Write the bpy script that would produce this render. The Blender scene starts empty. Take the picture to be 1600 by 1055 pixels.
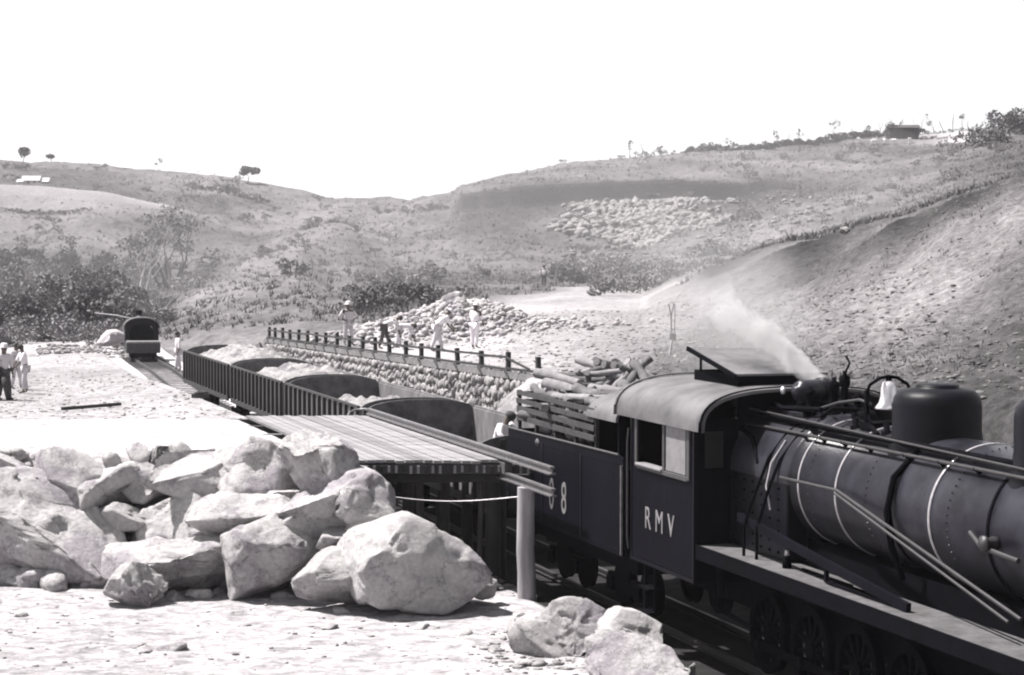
import bpy, bmesh, math, random
import numpy as np
from mathutils import Vector, Matrix
R = math.radians
sc = bpy.context.scene
HAZE = True
COL = sc.collection
# ---------------------------------------------------------------- camera, sky, sun, exposure
FPX = 3300.0; PIT = math.atan(142.5/FPX); CH = 5.8
cd = bpy.data.cameras.new('camera'); cam = bpy.data.objects.new('camera', cd); COL.objects.link(cam)
cd.sensor_width = 36; cd.lens = 36*FPX/1600; cd.clip_start = .1; cd.clip_end = 9000
cam.location = (0, 0, CH); cam.rotation_euler = (R(90)-PIT, 0, 0)
sc.camera = cam
SUN_AZ = R(-68); SUN_EL = R(60)
w = bpy.data.worlds.new('World'); sc.world = w; w.use_nodes = True
nt = w.node_tree; nt.nodes.clear()
sky = nt.nodes.new('ShaderNodeTexSky'); sky.sky_type = 'NISHITA'; sky.sun_disc = False
sky.sun_elevation = SUN_EL; sky.sun_rotation = SUN_AZ; sky.dust_density = .6; sky.air_density = 1.0; sky.altitude = 900
hs = nt.nodes.new('ShaderNodeHueSaturation'); hs.inputs['Saturation'].default_value = .08
bg = nt.nodes.new('ShaderNodeBackground'); bg.inputs[1].default_value = .06
wo = nt.nodes.new('ShaderNodeOutputWorld')
nt.links.new(sky.outputs[0], hs.inputs['Color']); nt.links.new(hs.outputs[0], bg.inputs[0]); nt.links.new(bg.outputs[0], wo.inputs[0])
sl = bpy.data.lights.new('sun', 'SUN'); sl.energy = 4.2; sl.angle = R(.6); sl.color = (1, .965, .94)
so = bpy.data.objects.new('sun', sl); COL.objects.link(so)
sdir = Vector((math.sin(SUN_AZ)*math.cos(SUN_EL), math.cos(SUN_AZ)*math.cos(SUN_EL), math.sin(SUN_EL)))
so.rotation_euler = sdir.to_track_quat('Z', 'Y').to_euler(); so.location = (-30, 40, 60)
sc.view_settings.view_transform = 'Standard'; sc.view_settings.look = 'None'
sc.view_settings.exposure = 1.5; sc.view_settings.gamma = 1
sc.render.use_motion_blur = False
sc.cycles.pixel_filter_type = 'BLACKMAN_HARRIS'; sc.cycles.filter_width = 2.1; sc.cycles.volume_bounces = 0; sc.cycles.volume_step_rate = 4; sc.cycles.volume_max_steps = 64

# ---------------------------------------------------------------- frames of reference
TH = R(17.1); SN, CS = math.sin(TH), math.cos(TH)      # the railway runs 17.1 degrees left of straight ahead
def P(s, t, z=0.0):                                     # s along the railway (away), t to its right
    return Vector((-SN*s + CS*t, CS*s + SN*t, z))
ROTZ = math.atan2(-CS, SN)                              # local +x = towards the front of the locomotive
def V(u, v, Y):                                         # the point at depth Y seen in the photograph at u, v
    a = (u-800)/FPX; b = -(v-527.5)/FPX
    dy = math.cos(PIT)+b*math.sin(PIT); dz = -math.sin(PIT)+b*math.cos(PIT)
    k = Y/dy
    return Vector((a*k, Y, CH+dz*k))

# ---------------------------------------------------------------- numpy noise
def _hash(i, j, k, seed):
    n = (i.astype(np.int64)*374761393 + j.astype(np.int64)*668265263 + k.astype(np.int64)*2147483647 + seed*1274126177) & 0xffffffff
    n = ((n ^ (n >> 13))*1274126177) & 0xffffffff
    n = n ^ (n >> 16)
    return (n & 0xffff)/65535.0
def vnoise(x, y, z=None, seed=0):
    x = np.asarray(x, float); y = np.asarray(y, float)
    z = np.zeros_like(x) if z is None else np.asarray(z, float)
    i, j, k = np.floor(x), np.floor(y), np.floor(z)
    fx, fy, fz = x-i, y-j, z-k
    fx = fx*fx*(3-2*fx); fy = fy*fy*(3-2*fy); fz = fz*fz*(3-2*fz)
    r = 0
    for a in (0, 1):
        for b in (0, 1):
            for c in (0, 1):
                r = r + _hash(i+a, j+b, k+c, seed)*(fx if a else 1-fx)*(fy if b else 1-fy)*(fz if c else 1-fz)
    return r*2-1
def fbm(x, y, z=None, o=4, seed=0):
    r = 0; a = 1.0; f = 1.0; tot = 0
    for q in range(o):
        r = r + a*vnoise(x*f+q*17.3, y*f-q*9.1, None if z is None else z*f+q*3.7, seed+q); tot += a; a *= .52; f *= 2.03
    return r/tot
def sstep(a, b, x):
    q = np.clip((x-a)/(b-a), 0, 1); return q*q*(3-2*q)

# ---------------------------------------------------------------- materials
MATS = {}
def mat(name, c, rough=.85, var=.3, scale=4.0, bump=.3, bscale=None, metal=0.0, c2=None, spec=.5, streak=None, dist=.02):
    if name in MATS: return MATS[name]
    m = bpy.data.materials.new(name); m.use_nodes = True; nt = m.node_tree; N = nt.nodes; L = nt.links
    b = N['Principled BSDF']; b.inputs['Roughness'].default_value = rough; b.inputs['Metallic'].default_value = metal
    b.inputs['Specular IOR Level'].default_value = spec
    tc = N.new('ShaderNodeTexCoord'); mp = N.new('ShaderNodeMapping'); L.new(tc.outputs['Object'], mp.inputs[0])
    if streak: mp.inputs['Scale'].default_value = streak
    no = N.new('ShaderNodeTexNoise'); no.inputs['Scale'].default_value = scale; no.inputs['Detail'].default_value = 7; no.inputs['Roughness'].default_value = .65
    L.new(mp.outputs[0], no.inputs['Vector'])
    cr = N.new('ShaderNodeValToRGB'); L.new(no.outputs[0], cr.inputs[0])
    c = tuple(c) if not isinstance(c, float) else (c*1.0, c*.955, c*1.0)
    if c2 is None: c2 = tuple(min(.9, x*(1+var)) for x in c); c1 = tuple(x*(1-var) for x in c)
    else:
        c1 = c; c2 = tuple(c2) if not isinstance(c2, float) else (c2, c2*.955, c2)
    cr.color_ramp.elements[0].position = .32; cr.color_ramp.elements[1].position = .68
    cr.color_ramp.elements[0].color = (*c1, 1); cr.color_ramp.elements[1].color = (*c2, 1)
    L.new(cr.outputs[0], b.inputs['Base Color'])
    if bump:
        n2 = N.new('ShaderNodeTexNoise'); n2.inputs['Scale'].default_value = bscale or scale*4; n2.inputs['Detail'].default_value = 8; n2.inputs['Roughness'].default_value = .7
        L.new(mp.outputs[0], n2.inputs['Vector'])
        bp = N.new('ShaderNodeBump'); bp.inputs['Strength'].default_value = bump; bp.inputs['Distance'].default_value = dist
        L.new(n2.outputs[0], bp.inputs['Height']); L.new(bp.outputs[0], b.inputs['Normal'])
    MATS[name] = m
    return m
def rockmat(name, c, dark=.5, bscale=3.0):
    m = bpy.data.materials.new(name); m.use_nodes = True; nt = m.node_tree; N = nt.nodes; L = nt.links
    b = N['Principled BSDF']; b.inputs['Roughness'].default_value = .9; b.inputs['Specular IOR Level'].default_value = .25
    g = N.new('ShaderNodeNewGeometry')
    n1 = N.new('ShaderNodeTexNoise'); n1.inputs['Scale'].default_value = 1.3; n1.inputs['Detail'].default_value = 9; n1.inputs['Roughness'].default_value = .7
    L.new(g.outputs['Position'], n1.inputs['Vector'])
    cr = N.new('ShaderNodeValToRGB'); e = cr.color_ramp.elements
    e[0].position = .42; e[0].color = (c*dark, c*dark*.93, c*dark, 1); e[1].position = .5; e[1].color = (c, c*.965, c*.975, 1)
    L.new(n1.outputs[0], cr.inputs[0])
    n2 = N.new('ShaderNodeTexNoise'); n2.inputs['Scale'].default_value = 14; n2.inputs['Detail'].default_value = 6
    L.new(g.outputs['Position'], n2.inputs['Vector'])
    r2 = N.new('ShaderNodeMapRange'); r2.inputs[1].default_value = .3; r2.inputs[2].default_value = .7; r2.inputs[3].default_value = .82; r2.inputs[4].default_value = 1.08
    L.new(n2.outputs[0], r2.inputs[0])
    mx = N.new('ShaderNodeMix'); mx.data_type = 'RGBA'; mx.blend_type = 'MULTIPLY'; mx.inputs[0].default_value = 1
    L.new(cr.outputs[0], mx.inputs[6]); L.new(r2.outputs[0], mx.inputs[7]); L.new(mx.outputs[2], b.inputs['Base Color'])
    n3 = N.new('ShaderNodeTexNoise'); n3.inputs['Scale'].default_value = bscale*3; n3.inputs['Detail'].default_value = 10; n3.inputs['Roughness'].default_value = .78
    L.new(g.outputs['Position'], n3.inputs['Vector'])
    vo = N.new('ShaderNodeTexVoronoi'); vo.feature = 'F1'; vo.inputs['Scale'].default_value = bscale*1.6; L.new(g.outputs['Position'], vo.inputs['Vector'])
    ad = N.new('ShaderNodeMath'); ad.operation = 'MULTIPLY_ADD'; ad.inputs[1].default_value = .35; L.new(vo.outputs['Distance'], ad.inputs[0]); L.new(n3.outputs[0], ad.inputs[2])
    dm = N.new('ShaderNodeVectorMath'); dm.operation = 'MULTIPLY_ADD'; dm.inputs[1].default_value = (.35, .35, .35); L.new(n2.outputs['Color'], dm.inputs[0]); L.new(g.outputs['Position'], dm.inputs[2])
    vc = N.new('ShaderNodeTexVoronoi'); vc.feature = 'DISTANCE_TO_EDGE'; vc.inputs['Scale'].default_value = bscale*.42; vc.inputs['Randomness'].default_value = 1; L.new(dm.outputs[0], vc.inputs['Vector'])
    ck = N.new('ShaderNodeMapRange'); ck.inputs[2].default_value = .022; ck.inputs[3].default_value = .5; ck.inputs[4].default_value = 1; L.new(vc.outputs['Distance'], ck.inputs[0])
    m3 = N.new('ShaderNodeMix'); m3.data_type = 'RGBA'; m3.blend_type = 'MULTIPLY'; m3.inputs[0].default_value = .9; L.new(mx.outputs[2], m3.inputs[6]); L.new(ck.outputs[0], m3.inputs[7]); L.new(m3.outputs[2], b.inputs['Base Color'])
    bp = N.new('ShaderNodeBump'); bp.inputs['Strength'].default_value = .95; bp.inputs['Distance'].default_value = .09
    L.new(ad.outputs[0], bp.inputs['Height']); L.new(bp.outputs[0], b.inputs['Normal'])
    MATS[name] = m
    return m

# ---------------------------------------------------------------- object helpers
def tag(o, label=None, cat=None, group=None, kind=None):
    if label: o['label'] = label
    if cat: o['category'] = cat
    if group: o['group'] = group
    if kind: o['kind'] = kind
    return o
def empty(name, loc=(0, 0, 0), rz=0.0):
    o = bpy.data.objects.new(name, None); COL.objects.link(o); o.location = loc; o.rotation_euler = (0, 0, rz); o.empty_display_size = .2
    return o
def link(name, me, parent=None, loc=(0, 0, 0), rot=(0, 0, 0), scale=(1, 1, 1)):
    o = bpy.data.objects.new(name, me); COL.objects.link(o)
    o.location = loc; o.rotation_euler = rot; o.scale = scale
    if parent: o.parent = parent
    return o
def np_mesh(name, verts, faces, m=None, smooth=False):
    """verts (n,3); faces (k,3 or 4) arrays"""
    me = bpy.data.meshes.new(name); verts = np.asarray(verts, np.float32); faces = np.asarray(faces, np.int32)
    k, w_ = faces.shape
    me.vertices.add(len(verts)); me.vertices.foreach_set('co', verts.ravel())
    me.loops.add(k*w_); me.loops.foreach_set('vertex_index', faces.ravel())
    me.polygons.add(k); me.polygons.foreach_set('loop_start', np.arange(k, dtype=np.int32)*w_)
    try: me.polygons.foreach_set('loop_total', np.full(k, w_, np.int32))
    except Exception: pass
    me.update(calc_edges=True); me.validate()
    if smooth: me.polygons.foreach_set('use_smooth', np.ones(len(me.polygons), bool))
    if m: me.materials.append(m)
    return me
class MB:
    """collects shapes, then links them as one mesh object"""
    def __init__(s): s.v = []; s.f = []; s.sm = []
    def add(s, vs, fs, smooth=False):
        n = len(s.v); s.v += [tuple(p) for p in vs]; s.f += [tuple(i+n for i in f) for f in fs]; s.sm += [smooth]*len(fs); return s
    def box(s, x0, x1, y0, y1, z0, z1, M=None, b=0.0):
        vs = [Vector((x, y, z)) for z in (z0, z1) for y in (y0, y1) for x in (x0, x1)]
        if M is not None: vs = [M @ p for p in vs]
        return s.add(vs, [(0, 2, 3, 1), (4, 5, 7, 6), (0, 1, 5, 4), (2, 6, 7, 3), (0, 4, 6, 2), (1, 3, 7, 5)])
    def bar(s, a, b, w_, h, up=(0, 0, 1)):
        a = Vector(a); b = Vector(b); d = (b-a); L_ = d.length; d.normalize(); up = Vector(up)
        if abs(d.dot(up)) > .98: up = Vector((1, 0, 0))
        y = up.cross(d).normalized(); z = d.cross(y)
        M = Matrix(((d.x, y.x, z.x, a.x), (d.y, y.y, z.y, a.y), (d.z, y.z, z.z, a.z), (0, 0, 0, 1)))
        return s.box(0, L_, -w_/2, w_/2, -h/2, h/2, M)
    def tube(s, pts, r, n=8, caps=True, smooth=True):
        pts = [Vector(p) for p in pts]; rs = r if isinstance(r, (list, tuple)) else [r]*len(pts)
        vs = []; prev = None
        for i, p in enumerate(pts):
            d = (pts[min(i+1, len(pts)-1)]-pts[max(i-1, 0)]).normalized()
            if prev is None:
                u = d.orthogonal().normalized()
            else:
                u = (prev-d*prev.dot(d))
                u = u.normalized() if u.length > 1e-6 else d.orthogonal().normalized()
            prev = u; w2 = d.cross(u)
            for k in range(n):
                a = 2*math.pi*k/n; vs.append(p+(u*math.cos(a)+w2*math.sin(a))*rs[i])
        fs = []
        for i in range(len(pts)-1):
            for k in range(n):
                k2 = (k+1) % n; fs.append((i*n+k, i*n+k2, (i+1)*n+k2, (i+1)*n+k))
        s.add(vs, fs, smooth)
        if caps:
            s.add(vs[:n], [tuple(reversed(range(n)))]); s.add(vs[-n:], [tuple(range(n))])
        return s
    def lathe(s, prof, n=24, M=None, smooth=True, capped=True):
        """prof list of (radius, height) about z"""
        vs = []
        for r_, h in prof:
            for k in range(n):
                a = 2*math.pi*k/n; p = Vector((r_*math.cos(a), r_*math.sin(a), h)); vs.append(M @ p if M is not None else p)
        fs = [(i*n+k, i*n+(k+1) % n, (i+1)*n+(k+1) % n, (i+1)*n+k) for i in range(len(prof)-1) for k in range(n)]
        s.add(vs, fs, smooth)
        if capped:
            s.add(vs[:n], [tuple(reversed(range(n)))]); s.add(vs[-n:], [tuple(range(n))])
        return s
    def prism(s, poly, y0, y1, M=None):
        """poly in x,z extruded along y"""
        n = len(poly); vs = [Vector((x, y, z)) for y in (y0, y1) for x, z in poly]
        if M is not None: vs = [M @ p for p in vs]
        return s.add(vs, [tuple(range(n)), tuple(range(2*n-1, n-1, -1))]+[(i, i+n, (i+1) % n+n, (i+1) % n) for i in range(n)])
    def build(s, name, m, parent=None, loc=(0, 0, 0), rot=(0, 0, 0), bevel=0.0):
        me = bpy.data.meshes.new(name); me.from_pydata(s.v, [], s.f)
        for p, q in zip(me.polygons, s.sm): p.use_smooth = q
        if bevel:
            bm = bmesh.new(); bm.from_mesh(me); bmesh.ops.remove_doubles(bm, verts=bm.verts, dist=1e-5)
            es = [e for e in bm.edges if len(e.link_faces) == 2 and e.calc_face_angle(0) > .6]
            bmesh.ops.bevel(bm, geom=es, offset=bevel, segments=1, affect='EDGES', clamp_overlap=True); bm.to_mesh(me); bm.free()
        me.materials.append(m)
        return link(name, me, parent, loc, rot)
def fixn(o):
    bm = bmesh.new(); bm.from_mesh(o.data); bmesh.ops.recalc_face_normals(bm, faces=bm.faces); bm.to_mesh(o.data); bm.free(); return o

# ---------------------------------------------------------------- materials used
M = {}
M['rock'] = rockmat('pale_boulder', .52, .7)
M['rock2'] = rockmat('grey_boulder', .46, .66, 4.0)
M['rubble'] = rockmat('rubble', .40, .6, 6.0)
M['dirt'] = rockmat('bank_dirt', .24, .6, 8.0)
M['track'] = mat('track_rail', .04, rough=.5, var=.35, scale=9, bump=.1, metal=.2)
M['tip'] = rockmat('tip_stone', .24, .45, 2.0)
M['wallstone'] = rockmat('wall_stone', .42, .5, 6.0)
M['ore'] = rockmat('pale_ore', .5, .8, 6.0)
M['mortar'] = mat('wall_core', .035, var=.4, scale=3)
M['coping'] = mat('wall_coping', .09, var=.35, scale=2, bump=.4)
M['black'] = mat('black_paint', (.0025, .0025, .005), rough=.45, spec=.13, var=.5, scale=5, bump=.25, bscale=20, dist=.01)
M['dark'] = mat('sooty_iron', (.002, .002, .0035), rough=.85, spec=.04, var=.5, scale=6, bump=.3)
M['tender'] = mat('dusty_tender_paint', (.003, .0029, .0056), rough=.6, spec=.05, var=.45, scale=2.5, bump=.3, bscale=9, streak=(1, 1, .4))
M['boiler'] = mat('dusty_boiler_paint', (.016, .0155, .021), rough=.33, spec=.2, var=.6, scale=2.2, bump=.4, bscale=7, dist=.015)
M['roof'] = mat('dusty_roof_sheet', .085, rough=.6, var=.5, scale=1.6, bump=.25, bscale=8)
M['hatch'] = mat('roof_hatch_sheet', .1, rough=.6, var=.3, scale=4, bump=.2)
M['band'] = mat('polished_band', .42, rough=.35, var=.25, scale=12, bump=0, metal=.4)
M['board'] = mat('running_board_dust', .065, rough=.75, var=.45, scale=5, bump=.4, bscale=25)
M['cabtrim'] = mat('cab_frame_paint', .04, rough=.6, var=.3, scale=6, bump=.1)
M['shutter'] = mat('window_shutter', .16, rough=.6, var=.2, scale=8, bump=.1)
M['letter'] = mat('white_lettering', .15, rough=.7, var=.25, scale=20, bump=0)
M['letter_worn'] = mat('worn_lettering', .085, rough=.7, var=.5, scale=14, bump=0)
M['brass'] = mat('bright_bell_metal', .75, rough=.3, var=.15, scale=8, bump=0, metal=.6)
M['pipe'] = mat('dull_pipe', .03, rough=.5, var=.3, scale=9, bump=.1, metal=.3)
M['steel'] = mat('rail_steel', .15, rough=.45, var=.35, scale=9, bump=.1, metal=.35)
M['wagon'] = mat('wagon_side', .12, rough=.75, var=.45, scale=3, bump=.35, streak=(1, 1, .4))
M['wagon_rib'] = mat('wagon_rib', .022, rough=.75, var=.4, scale=5, bump=.2)
M['wagon_in'] = mat('wagon_inside', .085, rough=.85, var=.5, scale=3, bump=.3)
M['plank'] = mat('weathered_plank', .2, rough=.85, var=.35, scale=5, bump=.5, bscale=16, streak=(.12, 1, 1))
M['plank2'] = mat('dark_weathered_plank', .14, rough=.85, var=.35, scale=5, bump=.5, bscale=16, streak=(.12, 1, 1))
M['timber'] = mat('old_timber', .05, rough=.85, var=.4, scale=5, bump=.5, bscale=14, streak=(1, 1, .15))
M['post'] = mat('pale_timber_post', .27, rough=.85, var=.35, scale=6, bump=.5, bscale=14, streak=(1, 1, .12))
M['fence'] = mat('dark_fence_timber', .02, rough=.85, var=.4, scale=8, bump=.3)
M['log'] = mat('firewood_bark', .085, rough=.9, var=.55, scale=5, bump=.7, bscale=12)
M['log2'] = mat('pale_peeled_log', .18, rough=.9, var=.3, scale=5, bump=.4, bscale=12)
M['log3'] = mat('dark_bark', .07, rough=.9, var=.5, scale=5, bump=.7, bscale=12)
M['rack'] = mat('tender_rack_timber', .03, rough=.85, var=.4, scale=5, bump=.4)
M['leaf'] = mat('hazed_leaf', .1, rough=.85, var=.5, scale=.6, bump=0)  # leaf colours are lightened to carry the distance haze
M['leaf2'] = mat('pale_scrub_leaf', .165, rough=.85, var=.4, scale=.6, bump=0)
M['leaf3'] = mat('dark_leaf', .055, rough=.85, var=.5, scale=.6, bump=0)
M['grass'] = mat('dry_grass', .13, rough=.9, var=.45, scale=.15, bump=0)
M['bark'] = mat('tree_bark', .09, rough=.9, var=.4, scale=5, bump=.3)
M['bark2'] = mat('pale_dead_bark', .33, rough=.9, var=.25, scale=5, bump=.3)
M['skin'] = mat('skin', (.09, .07, .06), rough=.7, var=.1, scale=8, bump=0)
M['shirt'] = mat('white_cotton', .72, rough=.9, var=.08, scale=6, bump=.2)
M['cream'] = mat('pale_work_cotton', .5, rough=.9, var=.1, scale=6, bump=.2)
M['trousers'] = mat('dark_trousers', .06, rough=.9, var=.2, scale=6, bump=.2)
M['hat'] = mat('dark_felt', .03, rough=.9, var=.2, scale=6, bump=0)
M['straw'] = mat('straw_hat', .6, rough=.9, var=.1, scale=20, bump=0)
M['tyre'] = mat('black_rubber', .03, rough=.8, var=.2, scale=6, bump=.1)
M['whitewash'] = mat('whitewashed_wall', .6, rough=.85, var=.15, scale=1, bump=0)
M['tiles'] = mat('pale_roof_tiles', .42, rough=.85, var=.2, scale=1, bump=0)
M['shed'] = mat('dark_shed_wood', .04, rough=.85, var=.3, scale=1, bump=0)
M['glass'] = mat('dark_opening', .01, rough=.3, var=.1, scale=1, bump=0)

# ---------------------------------------------------------------- terrain
# columns: bearing (as photo u) -> list of (distance, photo v, ground albedo); the far quarry face has its overhang shadow painted in
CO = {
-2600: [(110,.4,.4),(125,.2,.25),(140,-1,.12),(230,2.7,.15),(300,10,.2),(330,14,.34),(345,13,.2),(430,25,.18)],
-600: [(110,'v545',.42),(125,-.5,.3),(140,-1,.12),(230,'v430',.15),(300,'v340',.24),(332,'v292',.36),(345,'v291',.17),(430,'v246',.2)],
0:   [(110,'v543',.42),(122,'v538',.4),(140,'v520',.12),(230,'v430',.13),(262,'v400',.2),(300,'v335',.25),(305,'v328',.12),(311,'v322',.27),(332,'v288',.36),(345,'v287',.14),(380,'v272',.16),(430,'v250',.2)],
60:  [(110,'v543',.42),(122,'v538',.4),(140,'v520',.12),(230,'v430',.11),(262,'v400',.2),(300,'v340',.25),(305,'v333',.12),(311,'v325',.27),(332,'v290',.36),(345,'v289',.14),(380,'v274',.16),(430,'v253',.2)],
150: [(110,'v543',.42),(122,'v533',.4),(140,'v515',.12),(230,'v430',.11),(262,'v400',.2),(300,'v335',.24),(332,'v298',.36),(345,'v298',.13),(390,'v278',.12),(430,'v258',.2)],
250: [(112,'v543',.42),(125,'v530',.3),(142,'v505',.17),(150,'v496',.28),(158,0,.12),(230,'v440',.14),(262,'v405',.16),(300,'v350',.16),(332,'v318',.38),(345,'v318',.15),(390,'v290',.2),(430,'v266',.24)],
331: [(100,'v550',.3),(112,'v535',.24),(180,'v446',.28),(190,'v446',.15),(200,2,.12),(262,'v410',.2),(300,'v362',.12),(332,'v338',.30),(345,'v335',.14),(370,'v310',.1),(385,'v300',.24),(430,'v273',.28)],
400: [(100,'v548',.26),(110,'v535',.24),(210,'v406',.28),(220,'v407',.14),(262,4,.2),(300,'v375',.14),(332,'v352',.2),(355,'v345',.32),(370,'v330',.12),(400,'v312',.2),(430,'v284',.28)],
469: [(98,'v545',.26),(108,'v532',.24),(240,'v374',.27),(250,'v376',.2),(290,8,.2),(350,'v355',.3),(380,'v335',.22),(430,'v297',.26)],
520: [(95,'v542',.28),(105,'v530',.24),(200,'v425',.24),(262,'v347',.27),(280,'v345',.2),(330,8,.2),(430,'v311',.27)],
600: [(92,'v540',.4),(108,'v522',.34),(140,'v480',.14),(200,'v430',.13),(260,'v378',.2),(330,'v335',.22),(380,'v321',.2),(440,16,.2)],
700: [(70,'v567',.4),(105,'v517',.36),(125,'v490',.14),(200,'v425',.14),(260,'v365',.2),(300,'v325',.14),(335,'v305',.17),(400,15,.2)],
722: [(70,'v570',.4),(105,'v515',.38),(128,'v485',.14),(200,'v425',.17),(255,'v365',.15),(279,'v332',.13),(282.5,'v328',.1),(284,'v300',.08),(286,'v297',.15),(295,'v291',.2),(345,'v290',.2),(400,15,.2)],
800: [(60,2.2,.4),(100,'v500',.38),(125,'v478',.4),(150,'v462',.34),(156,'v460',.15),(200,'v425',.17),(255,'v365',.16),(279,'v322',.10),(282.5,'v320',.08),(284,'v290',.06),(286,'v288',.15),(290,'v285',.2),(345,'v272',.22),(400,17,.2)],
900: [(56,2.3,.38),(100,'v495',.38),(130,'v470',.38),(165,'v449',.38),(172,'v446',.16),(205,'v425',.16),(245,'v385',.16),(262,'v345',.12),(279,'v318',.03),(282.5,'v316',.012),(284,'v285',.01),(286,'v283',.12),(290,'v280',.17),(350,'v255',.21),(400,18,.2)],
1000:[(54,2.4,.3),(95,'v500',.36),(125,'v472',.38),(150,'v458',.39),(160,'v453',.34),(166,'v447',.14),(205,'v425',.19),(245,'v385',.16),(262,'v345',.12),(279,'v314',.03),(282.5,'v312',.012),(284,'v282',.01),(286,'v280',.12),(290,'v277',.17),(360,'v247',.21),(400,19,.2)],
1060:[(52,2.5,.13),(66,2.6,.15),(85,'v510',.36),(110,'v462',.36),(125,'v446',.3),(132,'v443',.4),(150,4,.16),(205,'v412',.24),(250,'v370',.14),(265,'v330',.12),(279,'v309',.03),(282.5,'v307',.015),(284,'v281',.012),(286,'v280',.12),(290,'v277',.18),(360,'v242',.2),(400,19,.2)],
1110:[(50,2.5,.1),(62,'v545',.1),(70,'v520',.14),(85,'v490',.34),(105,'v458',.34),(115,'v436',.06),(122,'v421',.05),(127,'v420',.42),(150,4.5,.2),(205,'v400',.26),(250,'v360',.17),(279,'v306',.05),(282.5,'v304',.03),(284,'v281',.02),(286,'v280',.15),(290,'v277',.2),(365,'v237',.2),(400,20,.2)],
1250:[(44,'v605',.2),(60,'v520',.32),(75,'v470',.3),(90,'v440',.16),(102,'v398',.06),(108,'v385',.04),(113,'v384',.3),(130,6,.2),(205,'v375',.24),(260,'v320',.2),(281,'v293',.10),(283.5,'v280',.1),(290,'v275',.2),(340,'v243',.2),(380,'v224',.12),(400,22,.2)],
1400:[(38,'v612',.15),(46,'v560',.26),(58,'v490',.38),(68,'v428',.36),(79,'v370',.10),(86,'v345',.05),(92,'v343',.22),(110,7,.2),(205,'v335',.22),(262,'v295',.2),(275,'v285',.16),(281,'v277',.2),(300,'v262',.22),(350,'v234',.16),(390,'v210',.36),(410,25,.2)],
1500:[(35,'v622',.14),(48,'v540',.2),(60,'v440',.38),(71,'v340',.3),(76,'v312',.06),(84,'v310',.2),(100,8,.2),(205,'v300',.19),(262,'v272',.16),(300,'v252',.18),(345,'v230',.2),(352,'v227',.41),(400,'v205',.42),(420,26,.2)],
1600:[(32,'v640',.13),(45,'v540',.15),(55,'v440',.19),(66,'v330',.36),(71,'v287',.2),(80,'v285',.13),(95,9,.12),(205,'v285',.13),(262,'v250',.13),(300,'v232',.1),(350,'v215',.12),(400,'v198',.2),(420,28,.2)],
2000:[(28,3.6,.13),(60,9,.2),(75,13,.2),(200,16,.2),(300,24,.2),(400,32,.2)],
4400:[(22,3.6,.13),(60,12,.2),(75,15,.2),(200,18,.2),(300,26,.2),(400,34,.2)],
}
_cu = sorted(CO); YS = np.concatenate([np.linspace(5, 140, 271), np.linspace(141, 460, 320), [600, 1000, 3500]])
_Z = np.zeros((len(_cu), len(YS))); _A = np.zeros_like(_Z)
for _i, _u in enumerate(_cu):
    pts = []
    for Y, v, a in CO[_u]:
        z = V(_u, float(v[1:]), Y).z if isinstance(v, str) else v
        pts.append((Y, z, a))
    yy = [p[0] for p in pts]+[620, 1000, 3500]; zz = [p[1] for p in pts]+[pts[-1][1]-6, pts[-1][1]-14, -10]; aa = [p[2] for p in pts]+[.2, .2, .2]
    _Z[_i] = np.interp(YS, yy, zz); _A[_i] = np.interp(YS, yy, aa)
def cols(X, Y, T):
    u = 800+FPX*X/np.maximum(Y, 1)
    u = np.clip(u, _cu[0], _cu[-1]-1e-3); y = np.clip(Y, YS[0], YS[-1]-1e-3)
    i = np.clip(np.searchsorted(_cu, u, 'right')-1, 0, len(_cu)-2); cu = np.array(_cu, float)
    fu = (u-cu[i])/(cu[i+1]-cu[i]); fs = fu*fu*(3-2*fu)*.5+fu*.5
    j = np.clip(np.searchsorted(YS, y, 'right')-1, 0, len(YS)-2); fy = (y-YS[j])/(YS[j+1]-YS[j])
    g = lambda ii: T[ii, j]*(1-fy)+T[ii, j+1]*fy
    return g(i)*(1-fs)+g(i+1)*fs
def walltop(s): return 2.2-(s-56.0)*.0165
def corridor(X, Y):            # distance from the railway's centre line, which bends right beyond s=80
    s = -SN*X+CS*Y; t = CS*X+SN*Y
    tc = 12.3+np.where(s > 78, (s-78)**2*.0011, 0)
    return t-tc
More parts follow.
